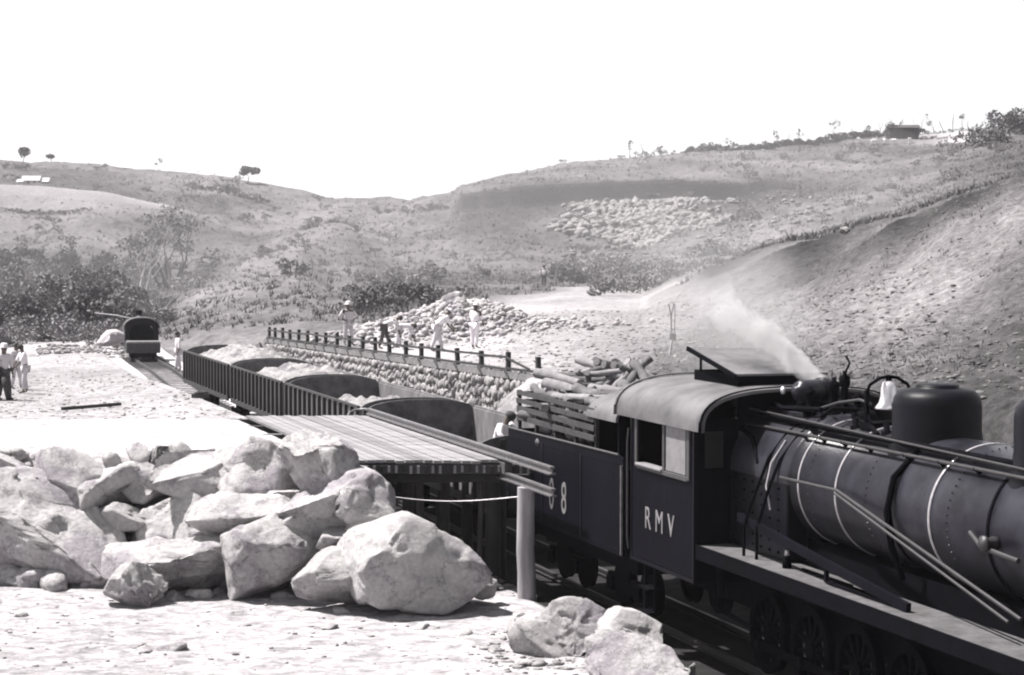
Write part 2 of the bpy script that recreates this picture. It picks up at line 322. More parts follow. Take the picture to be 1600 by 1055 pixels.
def ground(X, Y, detail=True):
    X = np.asarray(X, float); Y = np.asarray(Y, float)
    s = -SN*X+CS*Y; t = CS*X+SN*Y
    zf = cols(X, Y, _Z); af = cols(X, Y, _A)
    # left of the railway: foreground floor, plateau, yard
    yard = .8-np.clip(Y-60, 0, 80)*.006; ay = 0
    zl = np.where(Y < 46, 0, yard)*1.0
    yard = yard+.16*sstep(7.4, 9.6, t)*(1-sstep(74, 84, Y))
    zl = sstep(46.2, 49.5, Y)*yard
    pl = sstep(36.6, 38.4, Y)*(1-sstep(45.4, 47.0, Y))*(1-sstep(7.7, 7.95, t))*(1-sstep(12, 18, -X-3))
    zl = np.maximum(zl, 2.08*pl)
    al = np.where(Y < 36, .40, np.where(Y < 46.5, .43, .385))
    far = sstep(112, 124, Y)
    zl = zl*(1-far)+zf*far; al = al*(1-far)+af*far
    # track bed: dark cinders near the locomotive, with the pit's shade painted in
    c = corridor(X, Y)
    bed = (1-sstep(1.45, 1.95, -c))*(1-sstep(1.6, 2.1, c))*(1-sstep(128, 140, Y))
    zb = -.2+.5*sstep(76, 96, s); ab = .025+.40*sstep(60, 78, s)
    # right
    side = np.where(s > 55.5, sstep(17.9, 18.0, t), sstep(14.9, 17.8, t))
    side = np.where(s > 98, sstep(15.2, 18, c+12.3), side)
    bl = np.exp(-np.clip(t-19, 0, 99)/3.0)*(s > 50)*(s < 101)
    zr = zf*(1-bl)+walltop(np.clip(s, 50, 100))*bl
    zr = side*zr + (1-side)*(0.0)
    ar = side*af+(1-side)*.2
    right = c > 0
    fb = sstep(112, 128, Y)
    zr = zr*(1-fb)+zf*fb; ar = ar*(1-fb)+af*fb
    z = np.where(right, zr, zl); a = np.where(right, ar, al)
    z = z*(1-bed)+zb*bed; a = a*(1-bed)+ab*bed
    # rubble mound by the workers
    mx, my = -2.1, 93.0
    q = ((X-mx-.0)/(2.6))**2+((Y-my)/3.0)**2; q2 = ((X+5.3)/2.4)**2+((Y-92)/2.5)**2
    z = z+1.45*np.exp(-q*1.1)+.75*np.exp(-q2)
    if detail:
        d = np.clip(Y/100, .25, 3.0)
        scr = np.clip((.36-a)/.16, .12, 1); scr = np.maximum(scr, .42*sstep(50, 60, Y)*(1-sstep(110, 120, Y))*(t < 9.5))
        calm = np.clip(np.abs(c)-1.5, 0, 1)*(1-sstep(7.0, 7.7, t)*(t < 10.6)*(Y > 35)*(Y < 47)*.9)
        wl = 1-(np.abs(t-18.2) < .7)*(s > 55)*(s < 100)
        z = z+calm*wl*(fbm(X/7, Y/7, o=5, seed=3)*.42*scr*np.minimum(d, 1.4)+fbm(X/1.6, Y/1.6, o=4, seed=9)*.13*scr*np.minimum(d, 2)
             +fbm(X/.55, Y/.55, o=3, seed=21)*.035*(Y < 60)
             +fbm(X/.45, Y/.7, o=3, seed=22)*.16*(t > 15)*(Y > 30)*(Y < 110)*(X > .06*Y))
        z = z+calm*np.clip(1.2-np.abs(Y-300)/200, 0, 1)*fbm(X/26, Y/26, o=3, seed=44)*.9*(Y > 160)*(Y < 410)*scr
    return z, a
def gz(x, y): return float(ground(np.array([x]), np.array([y]))[0][0])
us = np.concatenate([np.linspace(-2550, -420, 40), np.linspace(-200, 1800, 780), np.linspace(2040, 4380, 40)])
ys = np.concatenate([np.linspace(3, 24, 24), 24.3*np.exp(np.linspace(0, math.log(450/24.3), 760)), [480, 540, 620, 800, 1200, 2000, 3400]])
UU, YY = np.meshgrid(us, ys); XX = (UU-800)/FPX*YY
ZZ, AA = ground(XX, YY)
nU, nY = len(us), len(ys)
idx = np.arange(nU*nY).reshape(nY, nU)
F_ = np.stack([idx[:-1, :-1], idx[:-1, 1:], idx[1:, 1:], idx[1:, :-1]], -1).reshape(-1, 4)
# albedo breakup: patches of scrub and bare soil (colour of the ground, the far face's painted shadow included)
n1 = fbm(XX/9, YY/14, o=5, seed=60); n2 = fbm(XX/1.3, YY/3.0, o=4, seed=70)
n3 = fbm(XX/.5, YY/1.1, o=3, seed=80)
Tt = CS*XX+SN*YY
bank = sstep(40, 60, YY)*(1-sstep(100, 125, YY))*sstep(14, 18, Tt)*(UU > 1050)
st_ = fbm((XX*1.0-YY*.32)/.9+ZZ*.5, ZZ*1.2, o=4, seed=33)
amp = np.clip((.40-AA)/.2, .22, 1); amp = np.maximum(amp, .45*sstep(47, 54, YY)*(AA > .37))
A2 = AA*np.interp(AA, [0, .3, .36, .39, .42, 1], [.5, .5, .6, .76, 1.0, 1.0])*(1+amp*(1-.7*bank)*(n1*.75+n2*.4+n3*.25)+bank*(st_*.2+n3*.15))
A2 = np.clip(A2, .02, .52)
gm = bpy.data.materials.new('ground'); gm.use_nodes = True; N = gm.node_tree.nodes; L = gm.node_tree.links
b = N['Principled BSDF']; b.inputs['Roughness'].default_value = .95; b.inputs['Specular IOR Level'].default_value = .15
at = N.new('ShaderNodeAttribute'); at.attribute_name = 'soil'; g = N.new('ShaderNodeNewGeometry')
na = N.new('ShaderNodeTexNoise'); na.inputs['Scale'].default_value = 2.2; na.inputs['Detail'].default_value = 10; na.inputs['Roughness'].default_value = .75
L.new(g.outputs['Position'], na.inputs['Vector'])
ra = N.new('ShaderNodeMapRange'); ra.inputs[1].default_value = .32; ra.inputs[2].default_value = .68; ra.inputs[3].default_value = .62; ra.inputs[4].default_value = 1.3
L.new(na.outputs[0], ra.inputs[0])
mx = N.new('ShaderNodeMix'); mx.data_type = 'RGBA'; mx.blend_type = 'MULTIPLY'; mx.inputs[0].default_value = 1
mpg = N.new('ShaderNodeMapping'); mpg.inputs['Rotation'].default_value = (0, R(-35), R(17)); mpg.inputs['Scale'].default_value = (.65, 1, 1.3); L.new(g.outputs['Position'], mpg.inputs[0])
ng = N.new('ShaderNodeTexNoise'); ng.inputs['Scale'].default_value = 4.5; ng.inputs['Detail'].default_value = 8; ng.inputs['Roughness'].default_value = .8; L.new(mpg.outputs[0], ng.inputs['Vector'])
rg = N.new('ShaderNodeMapRange'); rg.inputs[1].default_value = .36; rg.inputs[2].default_value = .64; rg.inputs[3].default_value = .5; rg.inputs[4].default_value = 1.5; L.new(ng.outputs[0], rg.inputs[0])
mm = N.new('ShaderNodeMath'); mm.operation = 'MULTIPLY'; L.new(ra.outputs[0], mm.inputs[0]); L.new(rg.outputs[0], mm.inputs[1])
L.new(at.outputs['Color'], mx.inputs[6]); L.new(mm.outputs[0], mx.inputs[7]); L.new(mx.outputs[2], b.inputs['Base Color'])
nb = N.new('ShaderNodeTexNoise'); nb.inputs['Scale'].default_value = 9; nb.inputs['Detail'].default_value = 9; nb.inputs['Roughness'].default_value = .75
L.new(g.outputs['Position'], nb.inputs['Vector'])
bp = N.new('ShaderNodeBump'); bp.inputs['Strength'].default_value = .7; bp.inputs['Distance'].default_value = .08
nc = N.new('ShaderNodeTexNoise'); nc.inputs['Scale'].default_value = 1.6; nc.inputs['Detail'].default_value = 9; nc.inputs['Roughness'].default_value = .72; L.new(mpg.outputs[0], nc.inputs['Vector'])
bq = N.new('ShaderNodeBump'); bq.inputs['Strength'].default_value = .85; bq.inputs['Distance'].default_value = .3
sx = N.new('ShaderNodeSeparateXYZ'); L.new(g.outputs['Position'], sx.inputs[0]); sr = N.new('ShaderNodeMapRange'); sr.inputs[1].default_value = 40; sr.inputs[2].default_value = 60; sr.inputs[4].default_value = .85; L.new(sx.outputs[1], sr.inputs[0])
sr2 = N.new('ShaderNodeMapRange'); sr2.inputs[1].default_value = 1.4; sr2.inputs[2].default_value = 2.8; L.new(sx.outputs[2], sr2.inputs[0]); sm_ = N.new('ShaderNodeMath'); sm_.operation = 'MULTIPLY'; L.new(sr.outputs[0], sm_.inputs[0]); L.new(sr2.outputs[0], sm_.inputs[1]); L.new(sm_.outputs[0], bq.inputs['Strength'])
L.new(nc.outputs[0], bq.inputs['Height']); L.new(bp.outputs[0], bq.inputs['Normal'])
L.new(nb.outputs[0], bp.inputs['Height']); L.new(bq.outputs[0], b.inputs['Normal'])
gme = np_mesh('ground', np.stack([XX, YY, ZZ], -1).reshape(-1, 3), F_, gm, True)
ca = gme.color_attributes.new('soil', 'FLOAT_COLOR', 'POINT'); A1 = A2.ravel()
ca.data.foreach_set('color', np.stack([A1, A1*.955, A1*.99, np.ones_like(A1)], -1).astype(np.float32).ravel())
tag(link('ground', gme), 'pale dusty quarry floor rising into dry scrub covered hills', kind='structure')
# ================================================================ locomotive
S0 = 29.4; TC = 12.3
def lx(s): return S0-s
LOCO = tag(empty('steam_locomotive', P(S0, TC, 0), ROTZ), 'black steam locomotive with a rounded cab lettered RMV and two tall domes on its boiler', 'locomotive')
def arch(y0, y1, ze, zt, n=12, p=2.4):
    """superelliptic roof section points (y, z)"""
    yc = (y0+y1)/2; h = (y1-y0)/2; out = []
    for k in range(n+1):
        a = math.pi*k/n; c_, s_ = math.cos(a), math.sin(a)
        out.append((yc-math.copysign(abs(c_)**(2/p), c_)*h, ze+(abs(s_)**(2/p))*(zt-ze)))
    return out
def arch_sheet(x0, x1, y0, y1, ze, zt, th=.04, n=16, p=2.4, xs=None, shrink=None):
    a = arch(y0, y1, ze, zt, n, p); i_ = arch(y0+th, y1-th, ze, zt-th, n, p)
    m = MB(); xs = xs or [x0, x1]; K = len(a); vs = []
    for x in xs:
        vs += [(x, y, z) for y, z in a]
    for x in xs:
        vs += [(x, y, z) for y, z in i_]
    fs = []; NX = len(xs); o_ = NX*K
    for i in range(NX-1):
        for k in range(K-1):
            fs.append((i*K+k, (i+1)*K+k, (i+1)*K+k+1, i*K+k+1)); fs.append((o_+i*K+k, o_+i*K+k+1, o_+(i+1)*K+k+1, o_+(i+1)*K+k))
    m.add(vs, fs, True)
    for i, sgn in ((0, 1), (NX-1, -1)):
        m.add([vs[i*K+k] for k in range(K)]+[vs[o_+i*K+k] for k in range(K)], [(k, k+1, K+k+1, K+k) if sgn > 0 else (k+1, k, K+k, K+k+1) for k in range(K-1)])
    for k in (0, K-1):
        m.add([vs[k], vs[(NX-1)*K+k], vs[o_+(NX-1)*K+k], vs[o_+k]], [(0, 1, 2, 3)])
    return m
# cab: x 0 .. 2.5, the side we see is y = -1.4
W = 1.4
def cab_side(y0, y1):
    m = MB()
    m.box(0, 2.5, y0, y1, 1.15, 2.6); m.box(0, 2.5, y0, y1, 3.3, 3.5); m.box(0, .28, y0, y1, 2.6, 3.3); m.box(2.28, 2.5, y0, y1, 2.6, 3.3)
    return m
cabn = cab_side(-W, -W+.04).build('cab_side', M['tender'], LOCO)
cab_side(W-.04, W).build('cab_side', M['tender'], LOCO)
fr = MB()
for x0, x1, z0, z1 in ((.22, .3, 2.56, 3.34), (2.26, 2.36, 2.56, 3.34), (.3, 2.26, 2.54, 2.61), (1.34, 1.42, 2.61, 3.3)): fr.box(x0, x1, -W-.03, -W-.002, z0, z1)
fr.build('window_frame', M['cabtrim'], cabn, bevel=.006)
MB().box(1.46, 2.2, -W-.018, -W+.005, 2.62, 3.29).build('window_shutter', M['shutter'], cabn, bevel=.005)
MB().box(.3, 1.34, -W-.06, -W+.1, 2.585, 2.625).build('window_sill', M['shutter'], cabn, bevel=.01)
for x_ in (.0, 2.455): MB().box(x_, x_+.045, -W-.012, -W+.002, 1.15, 3.4).build('seam_strip', M['black'], cabn)
MB().box(.045, 2.455, -W-.012, -W+.002, 1.155, 1.2).build('seam_strip', M['black'], cabn)
riv = MB()
for i in range(26):
    for x, z in ((.05, 1.2+i*.085), (2.45, 1.2+i*.085)): riv.lathe([(.012, 0), (.008, .008)], 6, Matrix.Translation((x, -W, z)) @ Matrix.Rotation(R(90), 4, 'X'))
for i in range(24): riv.lathe([(.012, 0), (.008, .008)], 6, Matrix.Translation((.1+i*.1, -W, 1.22)) @ Matrix.Rotation(R(90), 4, 'X'))
ro = riv.build('rivet', M['tender'], cabn); ro['kind'] = 'stuff'
fw = MB(); 
for y0, y1, z0, z1 in ((-W+.04, -.75, 1.15, 3.42), (.75, W-.04, 1.15, 3.42), (-.75, .75, 3.25, 3.8), (-.75, .75, 1.15, 1.7)): fw.box(2.44, 2.495, y0, y1, z0, z1)
fw.build('cab_front', M['dark'], LOCO)
sp = MB().box(2.5, 2.515, -1.25, -.98, 2.75, 3.25)
sp.build('front_window', M['glass'], LOCO)
MB().box(0, 2.44, -W+.04, W-.04, 1.15, 1.22).build('cab_floor', M['dark'], LOCO)
cr = arch_sheet(-.42, 3.0, -1.5, 1.5, 3.28, 3.86, xs=[-.42, -.2, .4, 1.2, 2.0, 2.7, 3.0], p=2.9, n=24)
croof = cr.build('cab_roof', M['roof'], LOCO)
for x in (-.4, 2.97):
    m = MB(); a_ = arch(-1.515, 1.515, 3.28, 3.885, 24, 2.9)
    for k in range(len(a_)-1): m.bar((x, *a_[k]), (x, *a_[k+1]), .05, .018)
    m.build('roof_rib', M['dark'] if x > 2 else M['roof'], croof)
# roof hatch with the flap propped open
hb = MB(); hb.box(.55, 2.2, -.62, -.57, 3.82, 3.99); hb.box(.55, 2.2, .57, .62, 3.82, 3.99); hb.box(.55, .6, -.57, .57, 3.8, 3.99); hb.box(2.15, 2.2, -.57, .57, 3.82, 3.99); hb.box(.6, 2.15, -.57, .57, 3.84, 3.86)
hb.build('hatch_frame', M['dark'], croof)
m = MB(); m.add([(2.25, -.7, 3.99), (2.25, .72, 3.99), (.55, .72, 4.27), (.55, -.7, 4.27), (2.25, -.7, 4.02), (2.25, .72, 4.02), (.55, .72, 4.30), (.55, -.7, 4.30)],
    [(0, 1, 2, 3), (7, 6, 5, 4), (0, 4, 5, 1), (1, 5, 6, 2), (2, 6, 7, 3), (3, 7, 4, 0)]); fixn(m.build('hatch_flap', M['hatch'], croof))
MB().bar((2.3, -.71, 3.99), (.5, -.71, 4.3), .035, .06).build('hatch_edge', M['dark'], croof)
for y in (-.68, .66): MB().bar((.95, y, 3.98), (.95, y, 4.2), .03, .03).build('hatch_stay', M['dark'], croof)
# inside of the cab: backhead and firehole, levers
bk = MB().lathe([(.0, 0), (.78, 0), (.8, .05), (.8, .35)], 28, Matrix.Translation((2.1, 0, 2.4)) @ Matrix.Rotation(R(90), 4, 'Y')); bk.build('backhead', M['dark'], LOCO)
m = MB(); m.tube([(1.9, -.5, 2.5), (1.2, -.55, 2.75), (.9, -.6, 2.7)], .025); m.tube([(1.7, -.9, 1.2), (1.5, -.95, 2.3)], .03); m.build('control_lever', M['pipe'], LOCO)
# boiler: axis z 2.73
AX = 2.73; BR = .82
def XC(x, y=0, z=AX): return Matrix.Translation((x, y, z)) @ Matrix.Rotation(R(90), 4, 'Y')
bo = MB().lathe([(BR+.05, 2.5), (BR+.05, 4.35), (BR+.03, 4.4), (BR, 4.42), (BR, 10.0), (BR+.02, 10.02), (BR+.02, 11.5), (.7, 11.62), (.05, 11.66)], 72, Matrix.Translation((0, 0, AX)) @ Matrix.Rotation(R(90), 4, 'Y'))
boiler = bo.build('boiler', M['boiler'], LOCO)
for x, mt, wd in ((4.62, 'band', .03), (5.7, 'band', .035), (7.15, 'dark', .06), (8.1, 'band', .04), (9.4, 'dark', .05)):
    MB().lathe([(BR+.003, -wd/2), (BR+.014, -wd/2), (BR+.014, wd/2), (BR+.003, wd/2)], 72, XC(x), capped=False).build('boiler_band', M[mt], boiler)
for xs_ in (4.9, 6.5, 8.5, 10.0):
    m = MB()
    for k in range(60):
        a = 2*math.pi*k/60; m.lathe([(.014, BR), (.01, BR+.012)], 5, Matrix.Translation((xs_, 0, AX)) @ Matrix.Rotation(a, 4, 'X'))
    m.build('boiler_rivet', M['boiler'], boiler)['kind'] = 'stuff'
m = MB()
m.box(2.52, 4.4, -BR-.06, -BR+.25, 1.7, AX); m.box(2.52, 4.4, BR-.25, BR+.06, 1.7, AX); fb_ = m.build('firebox', M['black'], LOCO, bevel=.02)
st = MB()
for i in range(6):
    for j in range(7): st.lathe([(.022, 0), (.016, .02)], 6, Matrix.Translation((2.75+i*.28, -BR-.06, 1.8+j*.14)) @ Matrix.Rotation(R(90), 4, 'X'))
st.build('stay_bolt', M['dark'], fb_)['kind'] = 'stuff'
m = MB().box(2.5, 11.4, -.55, .55, 1.15, 1.95); m.build('ash_pan', M['dark'], LOCO)
# running board
rb_ = MB().prism([(2.5, 1.62), (11.4, 1.62), (11.4, 1.69), (2.5, 1.69)], -1.36, -.72).build('running_board', M['board'], LOCO)
MB().prism([(2.5, 1.62), (11.4, 1.62), (11.4, 1.69), (2.5, 1.69)], .72, 1.36).build('running_board', M['board'], LOCO)
MB().box(2.5, 11.4, -1.385, -1.362, 1.5, 1.7).build('board_valance', M['dark'], rb_)
for x in (3.4, 5.2, 7.0, 8.8, 10.6): MB().bar((x, -1.3, 1.58), (x, -.6, 1.25), .04, .06).build('board_bracket', M['dark'], rb_)
m = MB(); m.bar((6.1, -1.02, 1.715), (8.0, -1.02, 1.715), .04, .03); m.bar((6.1, -1.12, 1.715), (7.8, -1.12, 1.715), .04, .03); m.bar((5.1, -.98, 1.72), (6.5, -.98, 1.72), .035, .035); m.build('board_rod', M['dark'], rb_)
# slanting beam above the running board
m = MB(); m.bar((3.3, -1.08, 2.17), (8.2, -1.12, 1.74), .06, .11); m.bar((6.0, -1.08, 1.7), (6.0, -1.08, 1.9), .05, .05); m.build('reversing_rod', M['tender'], LOCO)
# pipes along the boiler
m = MB(); m.tube([(2.5, -.50, 3.50), (5, -.52, 3.47), (11.3, -.52, 3.47)], .042); m.build('sand_pipe', M['dark'], LOCO)
m = MB(); m.tube([(2.5, -.64, 3.36), (11.3, -.64, 3.36)], .022); m.build('handrail', M['pipe'], LOCO)
m = MB(); m.tube([(2.5, -.58, 3.56), (6.4, -.6, 3.5), (11.3, -.6, 3.42)], .016); m.build('control_rod', M['pipe'], LOCO)
for x in (4.9, 5.5, 6.2, 7.15, 8.0, 8.8, 10.2):
    MB().lathe([(.035, 0), (.03, .04), (.018, .08), (.03, .1), (.0, .13)], 8, Matrix.Translation((x, -.56, 3.3)) @ Matrix.Rotation(R(55), 4, 'X')).build('rail_bracket', M['dark'], LOCO)
m = MB(); m.tube([(4.3, -.93, 2.80), (6.0, -.95, 2.82), (10.4, -1.0, 1.98)], .022); m.tube([(6.0, -.97, 2.78), (10.2, -1.03, 1.92)], .018); m.build('injector_pipe', M['pipe'], LOCO)
for x, y2 in ((3.65, -1.15), (4.0, -1.12)):
    m = MB(); pts = [(x+.28, -.3, 3.55), (x+.2, -.62, 3.35), (x+.1, -.85, 3.0), (x, -.97, 2.6), (x-.02, y2, 2.1), (x-.02, y2, 1.68)]
    m.tube(pts, .022).build('feed_pipe', M['dark'], LOCO)
m = MB(); m.tube([(4.0, -.72, 3.25), (3.9, -.88, 2.95), (3.92, -.96, 2.65), (4.05, -.96, 2.35)], .014); m.build('drain_pipe', M['band'], LOCO)
m = MB()
for x in (7.25,): m.tube([(x, -.5, 3.42), (x-.05, -.8, 3.1), (x-.03, -.9, 2.7), (x, -.85, 2.3), (x, -.7, 1.9)], .04)
m.build('sanding_pipe', M['dark'], LOCO)
m = MB(); m.lathe([(.0, 0), (.07, 0), (.08, .05), (.05, .12), (.09, .14), (.09, .18), (0, .2)], 12, Matrix.Translation((9.6, -.82, 2.65)) @ Matrix.Rotation(R(90), 4, 'X')); m.tube([(9.1, -.86, 2.7), (9.5, -.95, 2.6), (10.2, -.92, 2.55)], .03); m.build('check_valve', M['pipe'], LOCO)
m = MB(); m.tube([(5.0, -.2, 3.6), (5.6, -.3, 3.56), (6.1, -.45, 3.5)], .03); m.build('blower_pipe', M['dark'], LOCO)
for x_ in (4.2, 5.15, 6.0): MB().lathe([(.07, 0), (.07, .05), (.04, .06), (.04, .14), (0, .15)], 10, Matrix.Translation((x_, -.28, 3.48))).build('wash_out_plug', M['dark'], LOCO)
# domes
def dome(x, r, z0, z1, name):
    prof = [(r+.1, z0-.36), (r+.05, z0-.2), (r+.012, z0-.05), (r, z0+.04), (r, z1-.2), (r-.02, z1-.1), (r-.08, z1-.03), (r-.2, z1), (.26, z1+.01), (.26, z1+.035), (.24, z1+.05), (.0, z1+.055)]
    return MB().lathe(prof, 48, Matrix.Translation((x, 0, 0)), capped=False).build(name, M['black'], LOCO)
dm = dome(6.75, .53, 3.56, 4.10, 'sand_dome')
dome(9.62, .56, 3.56, 4.18, 'steam_dome')
def text(name, body, size, M_, m, parent, extrude=.004):
    cu = bpy.data.curves.new(name, 'FONT'); cu.body = body; cu.size = size; cu.extrude = extrude; cu.align_x = 'CENTER'; cu.align_y = 'CENTER'; cu.space_character = 1.08
    o = bpy.data.objects.new(name, cu); COL.objects.link(o); bpy.context.view_layer.update()
    me = bpy.data.meshes.new_from_object(o.evaluated_get(bpy.context.evaluated_depsgraph_get())); bpy.data.objects.remove(o); me.materials.clear(); me.materials.append(m)
    me.transform(M_); me.name = name
    return link(name, me, parent)
RX = Matrix.Rotation(R(90), 4, 'X')
for ch_, x_ in (('R', .72), ('M', 1.18), ('V', 1.64)): text('letter', ch_, .46, Matrix.Translation((x_, -W-.008, 1.83)) @ Matrix.Diagonal((.92, 1, 1, 1)) @ RX, M['letter'], cabn)
ND = Vector((-.3, -.53)); aa = R(-118)
text('numeral', '8', .2, Matrix.Translation((6.75+.535*math.cos(aa), .535*math.sin(aa), 3.86)) @ Matrix.Rotation(aa+R(90), 4, 'Z') @ RX, M['letter_worn'], dm)
# turret, generator, valves, whistle, bell
m = MB().lathe([(.0, -.34), (.06, -.34), (.07, -.28), (.13, -.26), (.15, -.2), (.15, .12), (.12, .17), (.17, .18), (.17, .3), (.0, .32)], 20, Matrix.Translation((3.45, -.1, 3.86)) @ Matrix.Rotation(R(90), 4, 'X') @ Matrix.Rotation(R(180), 4, 'X') @ Matrix.Rotation(R(-25), 4, 'Y'))
g_ = m.build('turbo_generator', M['boiler'], LOCO)
MB().lathe([(.0, 0), (.05, 0), (.055, .03), (.0, .05)], 12, Matrix.Translation((3.32, -.44, 3.86)) @ Matrix.Rotation(R(90), 4, 'X')).build('generator_cap', M['band'], g_)
m = MB(); m.box(3.3, 3.7, -.25, .2, 3.58, 3.72); m.build('generator_seat', M['dark'], LOCO)
for x, y, h in ((3.95, .15, .55), (4.15, -.1, .48), (3.8, -.28, .34), (4.45, .1, .3)):
    MB().lathe([(.09, 3.5), (.09, 3.62), (.05, 3.66), (.05, 3.6+h*.6), (.075, 3.62+h*.62), (.075, 3.6+h*.85), (.03, 3.6+h*.9), (.03, 3.6+h), (.0, 3.6+h)], 12, Matrix.Translation((x, y, 0))).build('safety_valve', M['dark'], LOCO)
m = MB(); m.tube([(4.25, .0, 3.6), (4.28, 0, 4.15), (4.4, 0, 4.28), (4.3, 0, 4.36)], .015); m.build('whistle_lever', M['dark'], LOCO)
m = MB(); m.lathe([(.16, 3.5), (.17, 3.6), (.12, 3.68), (.0, 3.7)], 14, Matrix.Translation((4.75, .05, 0))); m.tube([(4.75, .05, 3.68), (4.75, -.4, 3.72), (4.6, -.5, 3.6)], .03); m.build('steam_turret', M['dark'], LOCO)
m = MB()
m.tube([(3.1, -.35, 3.6), (3.9, -.3, 3.62), (4.6, -.25, 3.78), (5.1, -.2, 3.85), (5.4, -.2, 3.82)], .02)
m.build('air_pipe', M['pipe'], LOCO)
m = MB(); m.tube([(2.6, -.3, 3.66), (3.3, -.45, 3.62), (4.2, -.3, 3.66)], .035); m.tube([(2.6, .3, 3.7), (3.6, .35, 3.7), (4.6, .2, 3.62)], .035); m.tube([(2.6, -.75, 3.3), (3.1, -.8, 3.2), (3.4, -.85, 2.9)], .03); m.build('steam_pipe', M['dark'], LOCO)
bl_ = MB().lathe([(.0, .0), (.03, 0), (.075, -.03), (.095, -.1), (.1, -.2), (.12, -.28), (.165, -.34), (.17, -.36), (.15, -.36), (.1, -.28), (.08, -.1), (.0, -.05)], 28, Matrix.Translation((5.5, 0, 4.12)), capped=False)
bell = bl_.build('bell', M['brass'], LOCO)
MB().tube([(5.5, 0, 4.0), (5.5, 0, 3.74)], [.012, .03]).build('clapper', M['steel'], bell)
m = MB(); m.tube([(5.5, 0, 4.11), (5.5, 0, 4.17)], .04); arm = [(5.5, -.3, 3.98), (5.5, -.26, 4.07), (5.5, -.12, 4.15), (5.5, 0, 4.17), (5.5, .12, 4.15), (5.5, .26, 4.07), (5.5, .3, 3.98)]
m.tube(arm, .022); m.build('bell_yoke', M['dark'], LOCO)
m = MB(); 
for s_ in (-1, 1): m.bar((5.5, .3*s_, 4.0), (5.5, .3*s_, 3.5), .05, .05); m.bar((5.5, .3*s_, 3.7), (5.72, .3*s_, 3.5), .03, .03)
m.box(5.35, 5.65, -.33, .33, 3.5, 3.6); m.build('bell_stand', M['dark'], LOCO)
# chimney, headlight, smokebox front (outside the picture, seen from the side)
MB().lathe([(.42, 3.35), (.3, 3.55), (.24, 3.62), (.27, 4.15), (.31, 4.2), (.31, 4.26), (.24, 4.26)], 28, Matrix.Translation((10.9, 0, 0))).build('chimney', M['black'], LOCO)
MB().lathe([(0, 0), (.2, 0), (.2, .25), (.17, .27), (0, .27)], 20, XC(11.62, 0, 3.5)).build('headlight', M['black'], LOCO)
# frame, wheels, rods
MB().box(-.1, 11.9, -.42, .42, .72, 1.15).build('main_frame', M['dark'], LOCO)
MB().box(11.85, 12.05, -1.2, 1.2, .65, 1.05).build('buffer_beam', M['dark'], LOCO)
def wheel_mesh(r, spokes, name):
    m = MB(); Rx = Matrix.Rotation(R(90), 4, 'X')
    m.lathe([(r-.09, -.06), (r, -.06), (r+.0, .05), (r+.025, .05), (r+.025, .07), (r-.09, .07)], 36, Rx, capped=False); m.lathe([(r-.09, .07), (r-.09, -.06)], 36, Rx, capped=False)
    m.lathe([(0, -.08), (.12, -.08), (.12, .07), (0, .07)], 14, Rx, capped=False)
    for k in range(spokes):
        a = 2*math.pi*k/spokes; d = Vector((math.cos(a), 0, math.sin(a))); m.bar(d*.1, d*(r-.07), .05, .06, up=(0, 1, 0))
    me = bpy.data.meshes.new(name); me.from_pydata(m.v, [], m.f); me.materials.append(M['dark']); return me
wd = wheel_mesh(.55, 12, 'driving_wheel'); ws = wheel_mesh(.36, 0, 'truck_wheel')
def disc_mesh(r, name):
    m = MB().lathe([(0, -.06), (r*.25, -.07), (r*.3, -.02), (r*.8, .0), (r*.85, -.05), (r, -.05), (r, .05), (r+.025, .05), (r+.025, .07), (0, .07)], 28, Matrix.Rotation(R(90), 4, 'X'), capped=False)
    me = bpy.data.meshes.new(name); me.from_pydata(m.v, [], m.f); me.materials.append(M['dark']); return me
ws = disc_mesh(.38, 'truck_wheel')
DX = (3.2, 4.55, 5.9, 7.25)
for x in DX:
    for y in (-.56, .56): link('driving_wheel', wd, LOCO, (x, y, .57), (0, R(x*70), math.pi if y > 0 else 0))
for x in (9.4,):
    for y in (-.56, .56): link('pilot_wheel', ws, LOCO, (x, y, .4), (0, 0, math.pi if y > 0 else 0))
m = MB(); m.bar((DX[0], -.72, .4), (DX[3], -.72, .4), .05, .11)
for x in DX: m.lathe([(0, 0), (.09, 0), (.09, .07), (0, .07)], 12, Matrix.Translation((x, -.69, .4)) @ RX)
m.build('coupling_rod', M['dark'], LOCO)
m = MB(); m.bar((DX[2], -.8, .4), (9.1, -.8, .72), .05, .1); m.bar((9.0, -.8, .72), (9.9, -.8, .75), .05, .05); m.build('connecting_rod', M['dark'], LOCO)
m = MB(); m.lathe([(0, 0), (.29, 0), (.29, .95), (0, .95)], 24, XC(9.9, -.85, .75), smooth=True); m.box(9.95, 10.8, -1.1, -.62, 1.05, 1.4); m.build('cylinder', M['dark'], LOCO)
m = MB(); m.lathe([(0, 0), (.29, 0), (.29, .95), (0, .95)], 24, XC(9.9, .85, .75)); m.box(9.95, 10.8, .62, 1.1, 1.05, 1.4); m.build('cylinder', M['dark'], LOCO)
m = MB(); m.bar((.35, -1.3, 1.15), (.35, -1.3, .45), .04, .06); m.bar((.75, -1.3, 1.15), (.75, -1.3, .45), .04, .06); m.box(.33, .77, -1.42, -1.2, .43, .46); m.box(.33, .77, -1.42, -1.2, .78, .81); m.build('cab_step', M['dark'], LOCO)
m = MB(); m.tube([(2.3, -1.0, 1.1), (2.4, -1.05, .8), (2.9, -1.0, .75), (3.6, -1.0, .7)], .035); m.tube([(2.7, -1.1, 1.6), (2.75, -1.1, 1.0)], .06); m.build('injector', M['dark'], LOCO)
